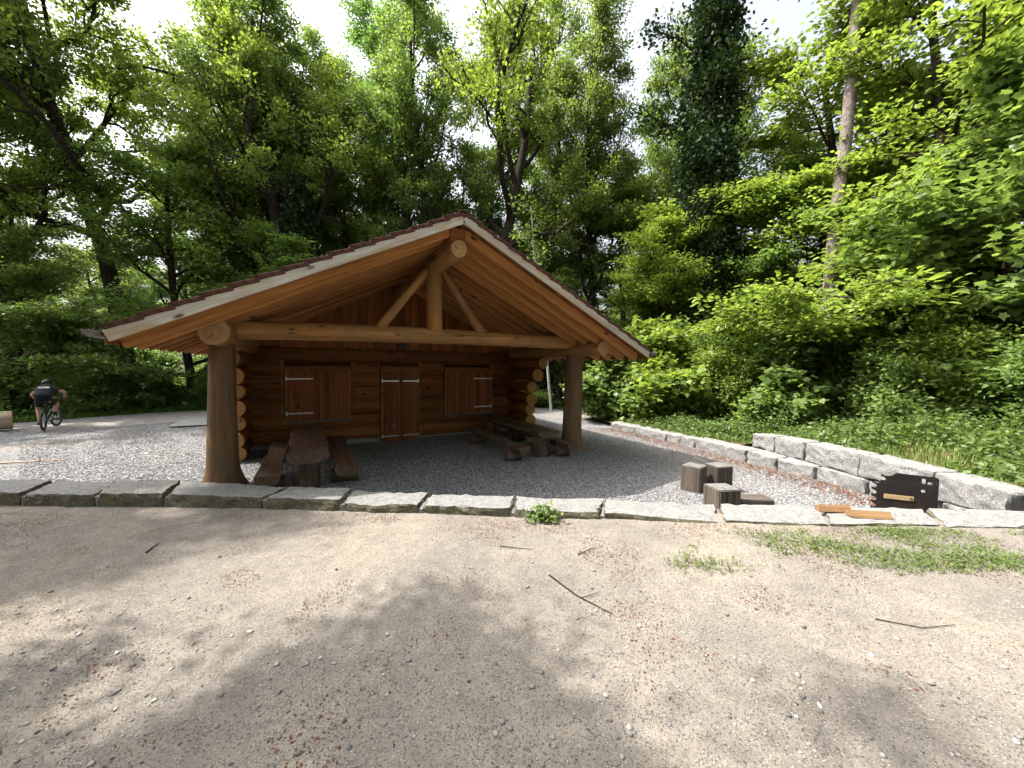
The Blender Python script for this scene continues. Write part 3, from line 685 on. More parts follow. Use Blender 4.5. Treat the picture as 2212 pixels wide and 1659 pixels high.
# ------------------------------------------------------------------ barbecue with two toothed side plates
def steel():
    t = NT('rusty_sheet_steel'); v = t.coord((1, 1, .35)); n = t.noise(v, 6, 5, .6); n2 = t.noise(v, 40, 3)
    col = t.ramp(n.outputs[0], [(.40, (.022, .021, .022)), (.58, (.035, .026, .024)), (.75, (.085, .032, .022))])
    return t.out(col, .5, t.bump(n2.outputs[0], .1, .002), .4, .35)
M['steel'] = steel(); M['brass'] = plain('brass_plaque', (.50, .36, .20), .5, .3, .4, .15); M['ink'] = plain('dark_engraving', (.05, .035, .025), .7)
def plate_mesh():
    T_ = .008; bm = bmesh.new(); teeth = [(.0, .575)]
    # main sheet with five hooked teeth on its left edge, drawn as (u, v)
    pts = [(.06, 0)]; v = .05
    pts = [(.47, 0), (.47, .62), (.20, .628), (.17, .62), (.13, .585), (.06, .575), (.0, .60), (.005, .57)]
    for v in (.53, .44, .35, .26, .17):
        pts += [(.05, v + .02), (.062, v), (.05, v - .018), (.02, v - .02), (.0, v - .005), (.0, v - .045)]
    pts += [(.06, .08), (.06, 0)]
    def prism(pp):
        a = [bm.verts.new((u, -T_ / 2, w)) for u, w in pp]; b = [bm.verts.new((u, T_ / 2, w)) for u, w in pp]
        bm.faces.new(a[::-1]); bm.faces.new(b)
        for i in range(len(pp)): bm.faces.new((a[i], a[(i + 1) % len(pp)], b[(i + 1) % len(pp)], b[i]))
    def rect(u0, u1, v0, v1): prism([(u0, v0), (u1, v0), (u1, v1), (u0, v1)])
    prism(pts)
    for v0, v1 in ((0, .20), (.245, .295), (.34, .39), (.43, .50)): rect(.4705, .515, v0, v1)
    rect(.4705, .515, .585, .62); rect(.5155, .66, 0, .505)
    rect(.5155, .535, .5055, .54); rect(.635, .66, .5055, .54)
    prism([(.5155, .5405), (.66, .5405), (.66, .585), (.645, .61), (.62, .618), (.5155, .62)])
    bmesh.ops.recalc_face_normals(bm, faces=bm.faces); bmesh.ops.triangulate(bm, faces=bm.faces)
    me = bpy.data.meshes.new('side_plate'); bm.to_mesh(me); bm.free(); me.materials.append(M['steel']); return me
GD = math.atan2(-.24, .53)
gr = empty('barbecue', (4.93, 5.16, -.02), GD); tag(gr, 'rusty steel barbecue stand with two toothed side plates and a small brass plaque', 'barbecue')
PMESH = plate_mesh()
for u, w in ((0, 0), (.25, .44)):
    o = link('side_plate', PMESH, gr); o.location = (u, w, 0); o.scale = (.93, 1, 1.0 if w == 0 else 1.02)
cuboid('fire_tray', .10, .80, .01, .43, .06, .075, M['steel'], gr)
cuboid('tie_bar', .60, .62, .0, .46, .10, .12, M['steel'], gr, 0)
pl = cuboid('plaque', .13, .43, -.0125, -.0045, .375, .435, M['brass'], gr, .002)
fc = bpy.data.curves.new('lettering', 'FONT'); fc.body = 'Stadt Bülach'; fc.size = .042; fc.extrude = .0012; fc.align_y = 'CENTER'
to = bpy.data.objects.new('lettering', fc); COL.objects.link(to); to.parent = pl; fc.materials.append(M['ink'])
tm_ = bpy.data.meshes.new_from_object(to.evaluated_get(bpy.context.evaluated_depsgraph_get())); bpy.data.objects.remove(to); to = link('lettering', tm_, pl)
to.matrix_parent_inverse = pl.matrix_local.inverted(); to.matrix_local = Matrix.Translation((.137, -.0145, .405)) @ Matrix.Rotation(math.pi / 2, 4, 'X') @ Matrix.Diagonal((.82, 1, 1, 1))
# small emblem: a dark arched shield with two light strokes
bm = bmesh.new()
pts = [(.388, .385), (.421, .385), (.421, .395), (.418, .412), (.405, .428), (.393, .414)]
f = bm.faces.new([bm.verts.new((u, -.0145, w)) for u, w in pts]); r_ = bmesh.ops.extrude_face_region(bm, geom=[f]); bmesh.ops.translate(bm, verts=[v for v in r_['geom'] if isinstance(v, bmesh.types.BMVert)], vec=(0, .0018, 0))
bmesh.ops.recalc_face_normals(bm, faces=bm.faces)
me = bpy.data.meshes.new('emblem'); bm.to_mesh(me); bm.free(); o = link('emblem', me, None, M['ink']); o.parent = pl; o.matrix_parent_inverse = pl.matrix_local.inverted()
q = bar('emblem_stroke', (.398, -.0152, .39), (.407, -.0152, .42), .0012, .003, M['brass'], None, (0, 1, 0), 0); q.parent = pl; q.matrix_parent_inverse = pl.matrix_local.inverted()

# split firewood on the slab wall
def firewood(p, rz, L, w, h, label, seed):
    pts = [(-w / 2, 0), (w / 2, .0), (w * .42, h * .55), (-w * .05, h)]
    V = [(x, y, z) for x in (0, L * .5, L) for y, z in pts]; rs = random.Random(seed)
    V = [(x + rs.uniform(-.01, .01), y + rs.uniform(-.006, .006), z + (rs.uniform(-.004, .004) if z > 0 else 0)) for x, y, z in V]
    F = [(i * 4 + j, i * 4 + (j + 1) % 4, i * 4 + 4 + (j + 1) % 4, i * 4 + 4 + j) for i in range(2) for j in range(4)] + [(3, 2, 1, 0), (8, 9, 10, 11)]
    me = bpy.data.meshes.new('firewood'); me.from_pydata(V, [], F); me.materials.append(M['fire'])
    bm = bmesh.new(); bm.from_mesh(me); bmesh.ops.recalc_face_normals(bm, faces=bm.faces); bm.to_mesh(me); bm.free()
    o = link('firewood', me); o.location = p; o.rotation_euler = (0, 0, rz); return tag(o, label, 'firewood', 'split logs on the slab wall')
firewood((3.60, 4.42, .432), -.06, .36, .10, .075, 'split piece of firewood at the back of the slab wall', 1)
firewood((3.83, 4.26, .432), -.10, .42, .12, .07, 'split piece of firewood nearest the front edge of the slab wall', 2)

# logs and sticks lying about
o = log('fallen_log', (8.85, 11.45, .42), (10.6, 12.1, .45), .17, .16, [M['bark'], M['end']], None, 51, bump=.05); tag(o, 'pale barkless log lying in the weeds behind the right wall', 'log')
o = log('cut_log', (-15.95, 12.15, .16), (-18.5, 9.0, .16), .29, .29, [M['bark'], M['end']], None, 52, bump=.03); tag(o, 'thick pale sawn log lying at the far left of the yard', 'log')
def stick(P, r, mat, label, side=()):
    parts = [tube_np(P, np.linspace(r, r * .45, len(P)), 6)] + [tube_np(q, np.linspace(r * .6, r * .3, len(q)), 5) for q in side]
    V, F = join_np(parts); o = link('stick', np_mesh('stick', V, F, True), None, mat); return tag(o, label, 'stick', 'sticks on the ground')
stick([(-11.2, 6.9, .05), (-10.4, 7.3, .07), (-9.8, 7.55, .06), (-9.2, 7.85, .05)], .03, M['bark'], 'long broken branch lying on the gravel at the left edge', [[(-9.55, 7.66, .06), (-9.62, 7.7, .22)], [(-10.4, 7.3, .07), (-10.5, 7.4, .2)]])
def gs(x, y, h=.008): return (x, y, float(fore_z(x, y)) + h)
stick([gs(.33, 3.14), gs(.44, 2.97, .012), gs(.52, 2.86), gs(.63, 2.75, .012), gs(.74, 2.65)], .006, M['oakbark'], 'longest thin twig lying on the sandy forecourt', [[gs(.55, 2.84), gs(.68, 2.88, .02)]])
stick([gs(-.1, 3.64), gs(.05, 3.60, .012), gs(.21, 3.58)], .005, M['oakbark'], 'thin twig on bare sand left of the weed patches')
stick([gs(.63, 3.48), gs(.74, 3.56, .015), gs(.84, 3.62)], .005, M['oakbark'], 'thin twig among the small weed patches', [[gs(.7, 3.53), gs(.72, 3.44)]])
stick([gs(-3.48, 3.58), gs(-3.52, 3.68), gs(-3.54, 3.78)], .008, M['oakbark'], 'short dark twig on the left side of the forecourt')
stick([gs(2.52, 2.56), gs(2.75, 2.47), gs(3.0, 2.50)], .004, M['oakbark'], 'fine reddish twig on the right side of the forecourt')

# ------------------------------------------------------------------ trees
def nrmz(v): return v / (np.linalg.norm(v, axis=-1, keepdims=True) + 1e-9)
LEAF = {  # outline in (u along leaf, v across, w fold)
    'quad': (np.array([(0, 0, 0), (.5, .34, .06), (1, 0, -.04), (.5, -.34, .06)]), [np.array([(0, 1, 2, 3)])]),
    'leaf': (np.array([(0, 0, 0), (.3, .28, .06), (.68, .24, .04), (1, 0, -.08), (.68, -.24, .04), (.3, -.28, .06)]), [np.array([(0, 1, 2, 3), (0, 3, 4, 5)])]),
    'maple': (np.array([(0, 0, 0), (-.05, .32, .02), (.22, .30, .03), (.38, .60, -.03), (.55, .26, .04), (1, 0, -.06), (.55, -.26, .04), (.38, -.60, -.03), (.22, -.30, .03), (-.05, -.32, .02)]),
              [np.array([(0, 1, 2), (0, 8, 9), (2, 3, 4), (6, 7, 8)]), np.array([(0, 2, 4, 5), (0, 5, 6, 8)])]),
}
def leaves_np(P, size, rs, kind='quad', up=.6, axis=None, droop=-.2):
    n = len(P); T, Fs = LEAF[kind]
    N = rs.normal(0, 1, (n, 3)) * (1 - up) + np.array([0, 0, 1.0]) * up; N = nrmz(N)
    A = rs.normal(0, 1, (n, 3)) if axis is None else axis + rs.normal(0, .45, (n, 3)); A[:, 2] += droop
    A = nrmz(A - (A * N).sum(1, keepdims=True) * N); B = np.cross(N, A)
    s = size * rs.uniform(.65, 1.3, n)
    V = P[:, None, :] + s[:, None, None] * (T[None, :, 0:1] * A[:, None, :] + T[None, :, 1:2] * B[:, None, :] + T[None, :, 2:3] * N[:, None, :])
    k = len(T); off = (np.arange(n) * k)[:, None, None]
    F = [(f[None] + off).reshape(-1, f.shape[1]) for f in Fs]
    tint = np.repeat(np.clip(rs.normal(.5, .24, n), 0, 1), k)
    return V.reshape(-1, 3), F, tint
class Grow:
    def __init__(s, seed, cfg): s.rs = np.random.default_rng(seed); s.c = cfg; s.wood = []; s.tips = []; s.low = []
    def branch(s, p, d, L, r, lvl):
        c = s.c; rs = s.rs; n = c['steps'][lvl]; pts = [p]; rad = [r]; dirs = [d]; st = L / n
        for i in range(n):
            g = c['gnarl'][lvl]; d = nrmz(d + rs.normal(0, g, 3) + np.array([0, 0, c['trop'][lvl]])); p = p + d * st
            pts.append(p); rad.append(max(.006, r * (1 - (1 - c['taper'][lvl]) * (i + 1) / n))); dirs.append(d)
        pts = np.array(pts); rad = np.array(rad); dirs = np.array(dirs)
        s.wood.append((pts, rad, lvl))
        if lvl >= c['leaf_from']: s.tips.append((pts, dirs, lvl))
        if lvl + 1 < len(c['steps']):
            m = c['n'][lvl]; m = m if isinstance(m, int) else int(rs.integers(m[0], m[1] + 1)); az = rs.uniform(0, 6.28)
            for k in range(m):
                t = c['t0'][lvl] + (1 - c['t0'][lvl]) * ((k + rs.uniform(.1, .9)) / m); t = min(t, .995)
                x = t * n; i = int(x); f = x - i; q = pts[i] * (1 - f) + pts[min(i + 1, n)] * f; dd = dirs[min(i + 1, n)]
                az += 2.399 + rs.normal(0, .35); a = R(c['ang'][lvl]) * rs.uniform(.7, 1.25)
                ref = np.array([0, 0, 1.0]) if abs(dd[2]) < .85 else np.array([1.0, 0, 0])
                e1 = nrmz(np.cross(dd, ref)); e2 = np.cross(dd, e1)
                if lvl >= 1 and c.get('flat', 0) > rs.random(): side = e1 * (1 if k % 2 else -1)
                else: side = e1 * math.cos(az) + e2 * math.sin(az)
                cd = nrmz(dd * math.cos(a) + side * math.sin(a))
                prof = c['prof'](t) if lvl == 0 else (1.15 - .55 * t)
                s.branch(q, cd, L * c['lr'][lvl] * prof * rs.uniform(.75, 1.2), max(.008, rad[i] * c['rr'][lvl]), lvl + 1)
    def build(s, name, bark, leafm, leafk='quad', size=.17, nleaf=30000, spread=.3, up=.5, sides=(10, 7, 5, 3, 3), minr=.0):
        parts = [tube_np(p, r, sides[l]) for p, r, l in s.wood if r[0] > minr]
        V, F = join_np(parts); tm = np_mesh(name + '_trunk', V, F, True); tm.materials.append(bark)
        w = np.array([np.linalg.norm(np.diff(p, axis=0), axis=1).sum() for p, _, _ in s.tips]) * s.rs.gamma(s.c.get('clump', 3.0), 1.0, len(s.tips)); cnt = s.rs.multinomial(nleaf, w / w.sum())
        Ps, Ax = [], []
        for (p, d, l), k in zip(s.tips, cnt):
            if k == 0: continue
            t = s.rs.beta(1.5, 1.1, k) * (len(p) - 1); i = np.minimum(t.astype(int), len(p) - 2); f = (t - i)[:, None]
            q = p[i] * (1 - f) + p[i + 1] * f; sp = s.rs.normal(0, spread, (k, 3)); sp[:, 2] *= s.c.get('flatz', .8); Ps.append(q + sp); Ax.append(d[i] + sp * 1.5)
        P = np.concatenate(Ps); A = np.concatenate(Ax)
        P[:, 2] = np.maximum(P[:, 2], .06)
        V, F, ti = leaves_np(P, size, s.rs, leafk, up, A)
        cm = np_mesh(name + '_crown', V, F, False, ti); cm.materials.append(leafm); return tm, cm
BASE = dict(steps=(9, 7, 5, 4), gnarl=(.07, .2, .25, .25), trop=(.05, .06, .04, .0), taper=(.35, .3, .3, .3), n=((9, 11), (6, 7), (4, 5)), t0=(.38, .25, .2), ang=(52, 48, 45),
            lr=(.42, .45, .5), rr=(.5, .55, .6), leaf_from=2, prof=lambda t: 1.15 - .5 * t, flat=.2, flatz=.7)
def tree_proto(name, seed, H, r, bark, leafm, **k):
    bkeys = ('leafk', 'size', 'nleaf', 'spread', 'up', 'sides', 'minr'); cfg = dict(BASE); cfg.update({q: v for q, v in k.items() if q not in bkeys})
    g = Grow(seed, cfg); lean = cfg.get('lean', (0, 0))
    g.branch(np.array([0, 0, -.5]), nrmz(np.array([lean[0], lean[1], 1.0])), H * cfg.get('trunk', .82), r, 0)
    return g.build(name, bark, leafm, **{q: v for q, v in k.items() if q in bkeys})
PR = {}
PR['oak_a'] = tree_proto('oak', 11, 20, .34, M['oakbark'], M['leaf'], gnarl=(.10, .26, .30, .3), trop=(.05, .10, .06, .0), n=((11, 12), (8, 9), (6, 7)), t0=(.38, .3, .2), lr=(.46, .48, .42), rr=(.58, .6, .55), ang=(52, 52, 52), nleaf=52000, size=.14, spread=.19, up=.35, leaf_from=3, clump=.8)
PR['oak_b'] = tree_proto('oak', 23, 21, .36, M['oakbark'], M['leaf'], gnarl=(.09, .24, .30, .3), trop=(.05, .14, .06, .0), n=((11, 12), (8, 9), (6, 7)), t0=(.44, .3, .2), lr=(.48, .48, .42), rr=(.58, .6, .55), ang=(46, 52, 52), nleaf=54000, size=.14, spread=.19, up=.35, leaf_from=3, clump=.8)
PR['ash'] = tree_proto('ash', 31, 22, .22, M['oakbark'], M['leaf'], gnarl=(.04, .09, .2, .2), trop=(.05, .16, .08, .0), n=((14, 15), (7, 8), (5, 6)), t0=(.30, .25, .2), lr=(.36, .40, .45), rr=(.55, .6, .55), ang=(36, 44, 45), prof=lambda t: 1.2 - .75 * t, nleaf=48000, size=.13, spread=.21, up=.45, leaf_from=3, clump=1.0)
PR['beech'] = tree_proto('hornbeam', 41, 14, .20, M['oakbark'], M['leaf'], gnarl=(.06, .12, .15, .15), trop=(.05, .02, -.03, -.04), n=((22, 24), (8, 9), (4, 5)), t0=(.10, .2, .2), lr=(.36, .42, .45), ang=(66, 45, 42), prof=lambda t: 1.1 - .75 * t ** 1.5, flat=.85, flatz=.28, nleaf=50000, size=.14, spread=.30, up=.72, steps=(10, 6, 4, 3))
PR['beech_b'] = tree_proto('hornbeam', 47, 11, .14, M['oakbark'], M['leaf'], gnarl=(.07, .12, .15, .15), trop=(.05, .03, -.02, -.04), n=((20, 22), (7, 8), (4, 5)), t0=(.06, .2, .2), lr=(.38, .42, .45), ang=(60, 45, 42), prof=lambda t: 1.15 - .8 * t ** 1.3, flat=.8, flatz=.3, nleaf=42000, size=.13, spread=.28, up=.72, steps=(9, 6, 4, 3))
PR['near_horn'] = tree_proto('hornbeam', 53, 13, .17, M['oakbark'], M['leaf_near'], gnarl=(.06, .10, .14, .15), trop=(.05, .01, -.03, -.05), n=((24, 26), (8, 9), (4, 5)), t0=(.08, .2, .2), lr=(.37, .42, .45), ang=(64, 45, 42), prof=lambda t: 1.1 - .7 * t ** 1.4, flat=.9, flatz=.22, nleaf=40000, size=.13, spread=.22, up=.72, leafk='leaf', steps=(10, 6, 4, 3))
PR['near_maple'] = tree_proto('maple', 59, 10, .13, M['oakbark'], M['leaf_near'], gnarl=(.07, .14, .18, .2), trop=(.05, .06, .02, .0), n=((15, 17), (6, 7), (3, 4)), t0=(.10, .25, .2), lr=(.36, .42, .45), ang=(56, 45, 45), prof=lambda t: 1.1 - .6 * t, flat=.5, flatz=.45, nleaf=26000, size=.165, spread=.26, up=.68, leafk='maple', steps=(9, 6, 4, 3))
PR['shrub'] = tree_proto('shrub', 61, 3.6, .045, M['oakbark'], M['leaf_near'], gnarl=(.12, .18, .2), trop=(.03, .06, .02), n=((16, 18), (7, 8)), t0=(.0, .15), lr=(.55, .45), rr=(.6, .6), ang=(52, 45), prof=lambda t: 1.15 - .6 * t, leaf_from=1, flatz=.6, nleaf=15000, size=.105, spread=.17, up=.62, leafk='leaf', steps=(6, 5, 4), taper=(.3, .3, .3))
PR['shrub_maple'] = tree_proto('maple_shrub', 67, 3.8, .045, M['oakbark'], M['leaf_near'], gnarl=(.1, .16, .2), trop=(.03, .06, .02), n=((15, 17), (6, 7)), t0=(.0, .15), lr=(.5, .45), rr=(.6, .6), ang=(50, 45), prof=lambda t: 1.15 - .6 * t, leaf_from=1, flatz=.6, nleaf=8500, size=.17, spread=.18, up=.66, leafk='maple', steps=(6, 5, 4), taper=(.3, .3, .3))
PR['dead'] = tree_proto('bare', 71, 11, .075, M['birch'], M['leaf'], gnarl=(.05, .15, .2), trop=(.04, .08, .05), n=((8, 9), (3, 4)), t0=(.35, .3), lr=(.16, .4), rr=(.35, .5), ang=(50, 45), leaf_from=1, nleaf=900, size=.15, spread=.25, steps=(10, 5, 4), taper=(.3, .3, .3), trunk=.95)
PR['pole'] = tree_proto('pole', 79, 23, .28, M['oakbark'], M['ivy'], gnarl=(.03, .15, .2), trop=(.05, .05, .05), n=((15, 17), (5, 6)), t0=(.35, .3), lr=(.13, .4), rr=(.3, .5), ang=(62, 45), leaf_from=1, nleaf=7000, size=.16, spread=.26, steps=(10, 5, 4), taper=(.4, .3, .3), trunk=.95)
PR['pine'] = tree_proto('pine', 73, 25, .215, M['pinebark'], M['needle'], gnarl=(.02, .12, .2), trop=(.05, .05, .05), n=((16, 18), (7, 8)), t0=(.60, .3), lr=(.17, .4), rr=(.28, .5), ang=(70, 45), leaf_from=1, nleaf=16000, size=.22, spread=.3, steps=(10, 5, 4), taper=(.45, .3, .3), trunk=.95)
def ivy_mesh(H, r, n, seed, wob=0):
    rs = np.random.default_rng(seed); z = rs.uniform(0, H, n); th = rs.uniform(0, 6.28, n)
    lump = 1 + .45 * np.sin(z * 1.3 + 1) * np.sin(th * 2 + z * .6) + .35 * np.sin(z * .55 + th)
    q = r * lump * (1 - .35 * z / H) + np.abs(rs.normal(0, .16 * r / .5, n)); P = np.stack([q * np.cos(th), q * np.sin(th), z], 1)
    A = np.stack([np.cos(th), np.sin(th), -.8 * np.ones(n)], 1)
    V, F, ti = leaves_np(P, .16, rs, 'quad', .25, A, -.6); me = np_mesh('ivy', V, F, False, ti); me.materials.append(M['ivy']); return me
IVY = {'thick': ivy_mesh(23, .68, 36000, 5), 'thin': ivy_mesh(10, .42, 9000, 6)}
def tree(kind, proto, x, y, label, s=1.0, rz=0.0, col=(1, 1, 1), z=-.3, group=None, ivy=None, lean=(0, 0), cat='tree', sz=None):
    e = empty(kind, (x, y, z), rz); e.rotation_euler = (lean[0], lean[1], rz); e.scale = (s, s, sz or s); tag(e, label, cat, group)
    tm, cm = PR[proto]
    o = link('trunk' if cat == 'tree' else 'stem', tm, e); o.color = (*col, 1); o = link('crown' if cat == 'tree' else 'foliage', cm, e); o.color = (*col, 1)
    if ivy: o = link('ivy', IVY[ivy], e); o.color = (1, 1, 1, 1)
    return e
W = (1, 1, 1); YG = (1.2, 1.13, .8); DK = (.9, .96, .92); OL = (.9, .86, .85); BL = (.8, .95, 1.0)
tree('oak_tree', 'oak_a', -22.0, 17.0, 'gnarled oak at the far left edge above the cyclist', 1.0, 1.0, YG)
tree('oak_tree', 'oak_b', -20.0, 20.0, 'tall oak with dark twisted limbs, left, against the white sky', 1.12, 2.2, YG)
tree('oak_tree', 'oak_a', -10.4, 19.0, 'upright oak behind the left roof slope, yellow green top', 1.15, 0.9, YG, ivy='thin')
tree('ivy_tree', 'oak_b', -8.4, 22.5, 'ivy wrapped smaller tree just left of the roof middle', .68, .7, W, ivy='thin')
tree('ash_tree', 'ash', -6.2, 24.0, 'slender many stemmed tree left of the roof peak', 1.25, 0.3, BL)
tree('oak_tree', 'oak_b', -1.2, 21.0, 'broad oak directly behind the roof peak, long limb to the right', 1.2, 5.1, YG)
tree('ash_tree', 'ash', 5.0, 24.0, 'olive toned tree right of the roof peak', 1.12, 2.0, OL)
tree('ash_tree', 'ash', 9.2, 27.0, 'greyish open crowned tree left of the dark ivy column', 1.25, 4.2, OL)
tree('bare_sapling', 'dead', 1.9, 18.0, 'thin pale leaning sapling rising behind the right roof slope', 1.0, 0, W, lean=(0, -.1))
tree('ivy_tree', 'pole', 8.5, 17.0, 'tall tree wrapped in a dark column of ivy', 1.1, 1.2, DK, ivy='thick')
tree('pine_tree', 'pine', 10.1, 12.4, 'pine with bare pinkish grey trunk among the bright leaves', 1.0, 0, W, lean=(0, .045), z=.1)
tree('hornbeam_tree', 'beech', -16.0, 19.2, 'dense layered hornbeam filling the wood left of the hut', 1.10, 0, DK)
tree('hornbeam_tree', 'beech_b', -20.5, 16.6, 'bushy hornbeam behind the cyclist', .95, 1.0, W)
tree('hornbeam_tree', 'beech_b', -11.6, 19.6, 'dark hornbeam just above the left eave', .98, 2.0, DK)
tree('hornbeam_tree', 'beech', -25.5, 18.5, 'pale leaved hornbeam at the left picture edge', 1.0, 3.0, W)
tree('hornbeam_tree', 'beech_b', -5.0, 22.0, 'low bushy hornbeam behind the middle of the left roof slope', .95, 4.0, W)
tree('hornbeam_tree', 'beech_b', 2.6, 20.5, 'low bushy hornbeam behind the right roof slope', .85, 5.0, W)
tree('hornbeam_tree', 'beech', 7.0, 18.5, 'spreading hornbeam beyond the right eave, left of the ivy column', .85, .5, YG)
tree('hornbeam_tree', 'beech', 11.2, 15.2, 'dark layered hornbeam between ivy column and pine', .95, 1.7, DK)
tree('hornbeam_tree', 'near_horn', 12.3, 10.8, 'bright yellow green hornbeam spreading round the pine trunk', 1.3, 2.5, YG, z=.3)
tree('hornbeam_tree', 'near_horn', 15.4, 9.6, 'tall hornbeam filling the upper right corner', 1.3, 4.5, YG, z=.4)
tree('hornbeam_tree', 'near_horn', 14.2, 13.4, 'dark hornbeam behind the pine trunk', 1.2, 1.1, W, z=.2)
tree('hornbeam_tree', 'near_horn', 12.4, 14.2, 'yellow green hornbeam closing the gap behind the pine', 1.35, 3.3, YG, z=.1)
tree('ash_tree', 'ash', -4.4, 22.6, 'tall tree with fine leaves left of the broad oak', 1.1, 1.9, W)
tree('maple_tree', 'near_maple', 11.0, 8.4, 'maple with big pale green leaves on the right', 1.05, .4, W, z=.4)
tree('maple_tree', 'near_maple', 12.8, 6.9, 'maple with large leaves at the right picture edge', .95, 2.9, BL, z=.5)
tree('oak_tree', 'oak_a', -15.6, 23.0, 'rounded oak crown between the two left oaks', .92, 5.5, W)
tree('ash_tree', 'ash', -10.0, 25.0, 'slender tree in the gap between oak and ivy wrapped tree', 1.08, 1.4, W)
tree('ash_tree', 'ash', -2.9, 26.5, 'thin forked tree just left of the oak behind the roof peak', .82, 3.0, W)
tree('hornbeam_tree', 'beech', 2.2, 25.5, 'hornbeam behind the leaning pale sapling', 1.0, 3.7, OL)
tree('hornbeam_tree', 'beech', 7.6, 24.0, 'tall hornbeam in the gap left of the ivy column', 1.15, 5.2, W)
tree('ash_tree', 'ash', -13.3, 21.5, 'slim tree just left of the upright oak', 1.1, 2.6, W)
tree('ash_tree', 'ash', -17.6, 22.5, 'tall tree between the two far left oaks', 1.15, 4.4, YG)
tree('ash_tree', 'ash', 12.6, 21.0, 'tall tree behind the yellow green hornbeam', 1.0, .8, W)
tree('ash_tree', 'ash', 2.2, 27.5, 'tall thin tree between broad oak and olive toned tree', 1.15, 5.0, W)
tree('hornbeam_tree', 'beech_b', 10.0, 19.5, 'hornbeam right behind the ivy column', 1.2, .2, YG)
# shrubs along the right wall and the road
for i, (x, y, s, p, c, lb) in enumerate((
    (4.0, 14.6, 1.0, 'shrub_maple', W, 'leafy maple shrub seen between hut wall and right post'),
    (5.7, 14.0, 1.15, 'shrub_maple', YG, 'tall leafy shrub right beside the right eave end'),
    (6.7, 12.4, 1.05, 'shrub', YG, 'rounded light green shrub above the far end of the low wall'),
    (7.6, 14.4, 1.3, 'shrub', W, 'taller green shrub behind the rounded light shrub'),
    (8.0, 11.6, 1.0, 'shrub_maple', W, 'maple shrub with pale palmate leaves left of the fallen log'),
    (9.6, 12.6, 1.15, 'shrub', YG, 'bright shrub straight behind the fallen log'),
    (9.0, 9.4, .9, 'shrub', W, 'dense shrub right of the fallen log'),
    (9.8, 7.9, .9, 'shrub', YG, 'shrub with small bright leaves towards the right edge'),
    (9.9, 6.4, .75, 'shrub', DK, 'shaded shrub at the right edge above the weeds'))):
    tree('shrub', p, x, y, lb, s, i * 1.3, c, float(bank_z(x, y)) - .05, 'shrubs along the right wall', cat='shrub')
for i, (x, y, s, c, lb) in enumerate((
    (-19.6, 14.6, .62, DK, 'low shrub in the shade left of the cyclist'), (-17.9, 16.2, .72, W, 'shrub in the shade right behind the cyclist'),
    (-16.4, 17.6, .66, DK, 'shaded shrub along the road right of the cyclist'), (-14.6, 18.9, .75, DK, 'dark shrub by the road under the left eave'),
    (-12.6, 19.9, .7, W, 'dark shrub by the road beside the left post'))):
    tree('shrub', ('shrub_maple', 'shrub')[i % 2], x, y, lb, s, i * 2.1, c, -.25, 'shrubs along the road', cat='shrub')
# the woods behind: a second row of trees one can still tell apart, and their low growth
rs = np.random.default_rng(77)
for i, (x, y0_) in enumerate([(q, 31) for q in np.linspace(-46, 32, 15)] + [(q, 41) for q in np.linspace(-50, 38, 11)]):
    p = ('beech', 'ash', 'beech_b', 'oak_a')[i % 4]; y = y0_ + rs.uniform(-2, 4)
    tree('woodland_tree', p, float(x + rs.uniform(-1.5, 1.5)), float(y), 'tree standing deep in the wood behind the first row', {'beech': 1.1, 'ash': .8, 'beech_b': 1.35, 'oak_a': .85}[p] * rs.uniform(.9, 1.1), float(rs.uniform(0, 6.28)), (W, DK, YG, OL)[int(rs.integers(4))], -.3, 'trees deep in the wood')
for i, x in enumerate(np.linspace(-40, 26, 15)):
    tree('woodland_shrub', 'shrub', float(x + rs.uniform(-1, 1)), float(25 + rs.uniform(-2, 4)), 'undergrowth bush deep in the wood', 1.35 * rs.uniform(.8, 1.2), float(rs.uniform(0, 6.28)), (W, DK)[i % 2], -.3, 'bushes deep in the wood', cat='shrub')
for i, (x, y) in enumerate(((17, 17), (20, 14), (22, 9), (21, 20), (26, 15))):
    tree('woodland_tree', ('beech', 'beech_b')[i % 2], x, y, 'tree in the dark wood beyond the right hand bank', 1.0, i * 1.1, DK, .2, 'trees beyond the right bank')
# unseen trees: left ones throw the dappled shade, the rest added to block skylight
for i, (p, x, y, s_, lb) in enumerate((('ash', -12.4, 3.6, .8, 'slender tree beside the forecourt left of the photographer'), ('ash', -10.4, 1.9, .75, 'second slender tree beside the forecourt left of the photographer'), ('ash', -7.2, .9, .8, 'third slender tree beside the photographer'), ('oak_b', -16.5, -6.5, 1.0, 'oak beside the forecourt, left and behind the photographer'),
    ('beech', -9.0, -11.0, 1.25, 'unseen hornbeam behind the photographer, left'), ('beech', -1.5, -12.5, 1.3, 'unseen hornbeam straight behind the photographer'), ('beech', 6.0, -12.0, 1.25, 'unseen hornbeam behind the photographer, right'),
    ('oak_b', 12.5, -8.0, .95, 'unseen oak behind the photographer, right'), ('beech', 15.5, -1.0, 1.2, 'unseen hornbeam right of the photographer'), ('beech', -18.5, 4.0, .9, 'hornbeam left of the yard outside the view'), ('oak_b', -24.5, 12.8, 1.0, 'oak at the roadside outside the left picture edge'), ('oak_a', 3.0, -16, 1.1, 'unseen oak farther behind the photographer'))):
    tree('oak_tree' if 'oak' in p else 'hornbeam_tree', p, x, y, lb, s_, i * 1.7, W, z=.2, group='trees behind and beside the photographer')

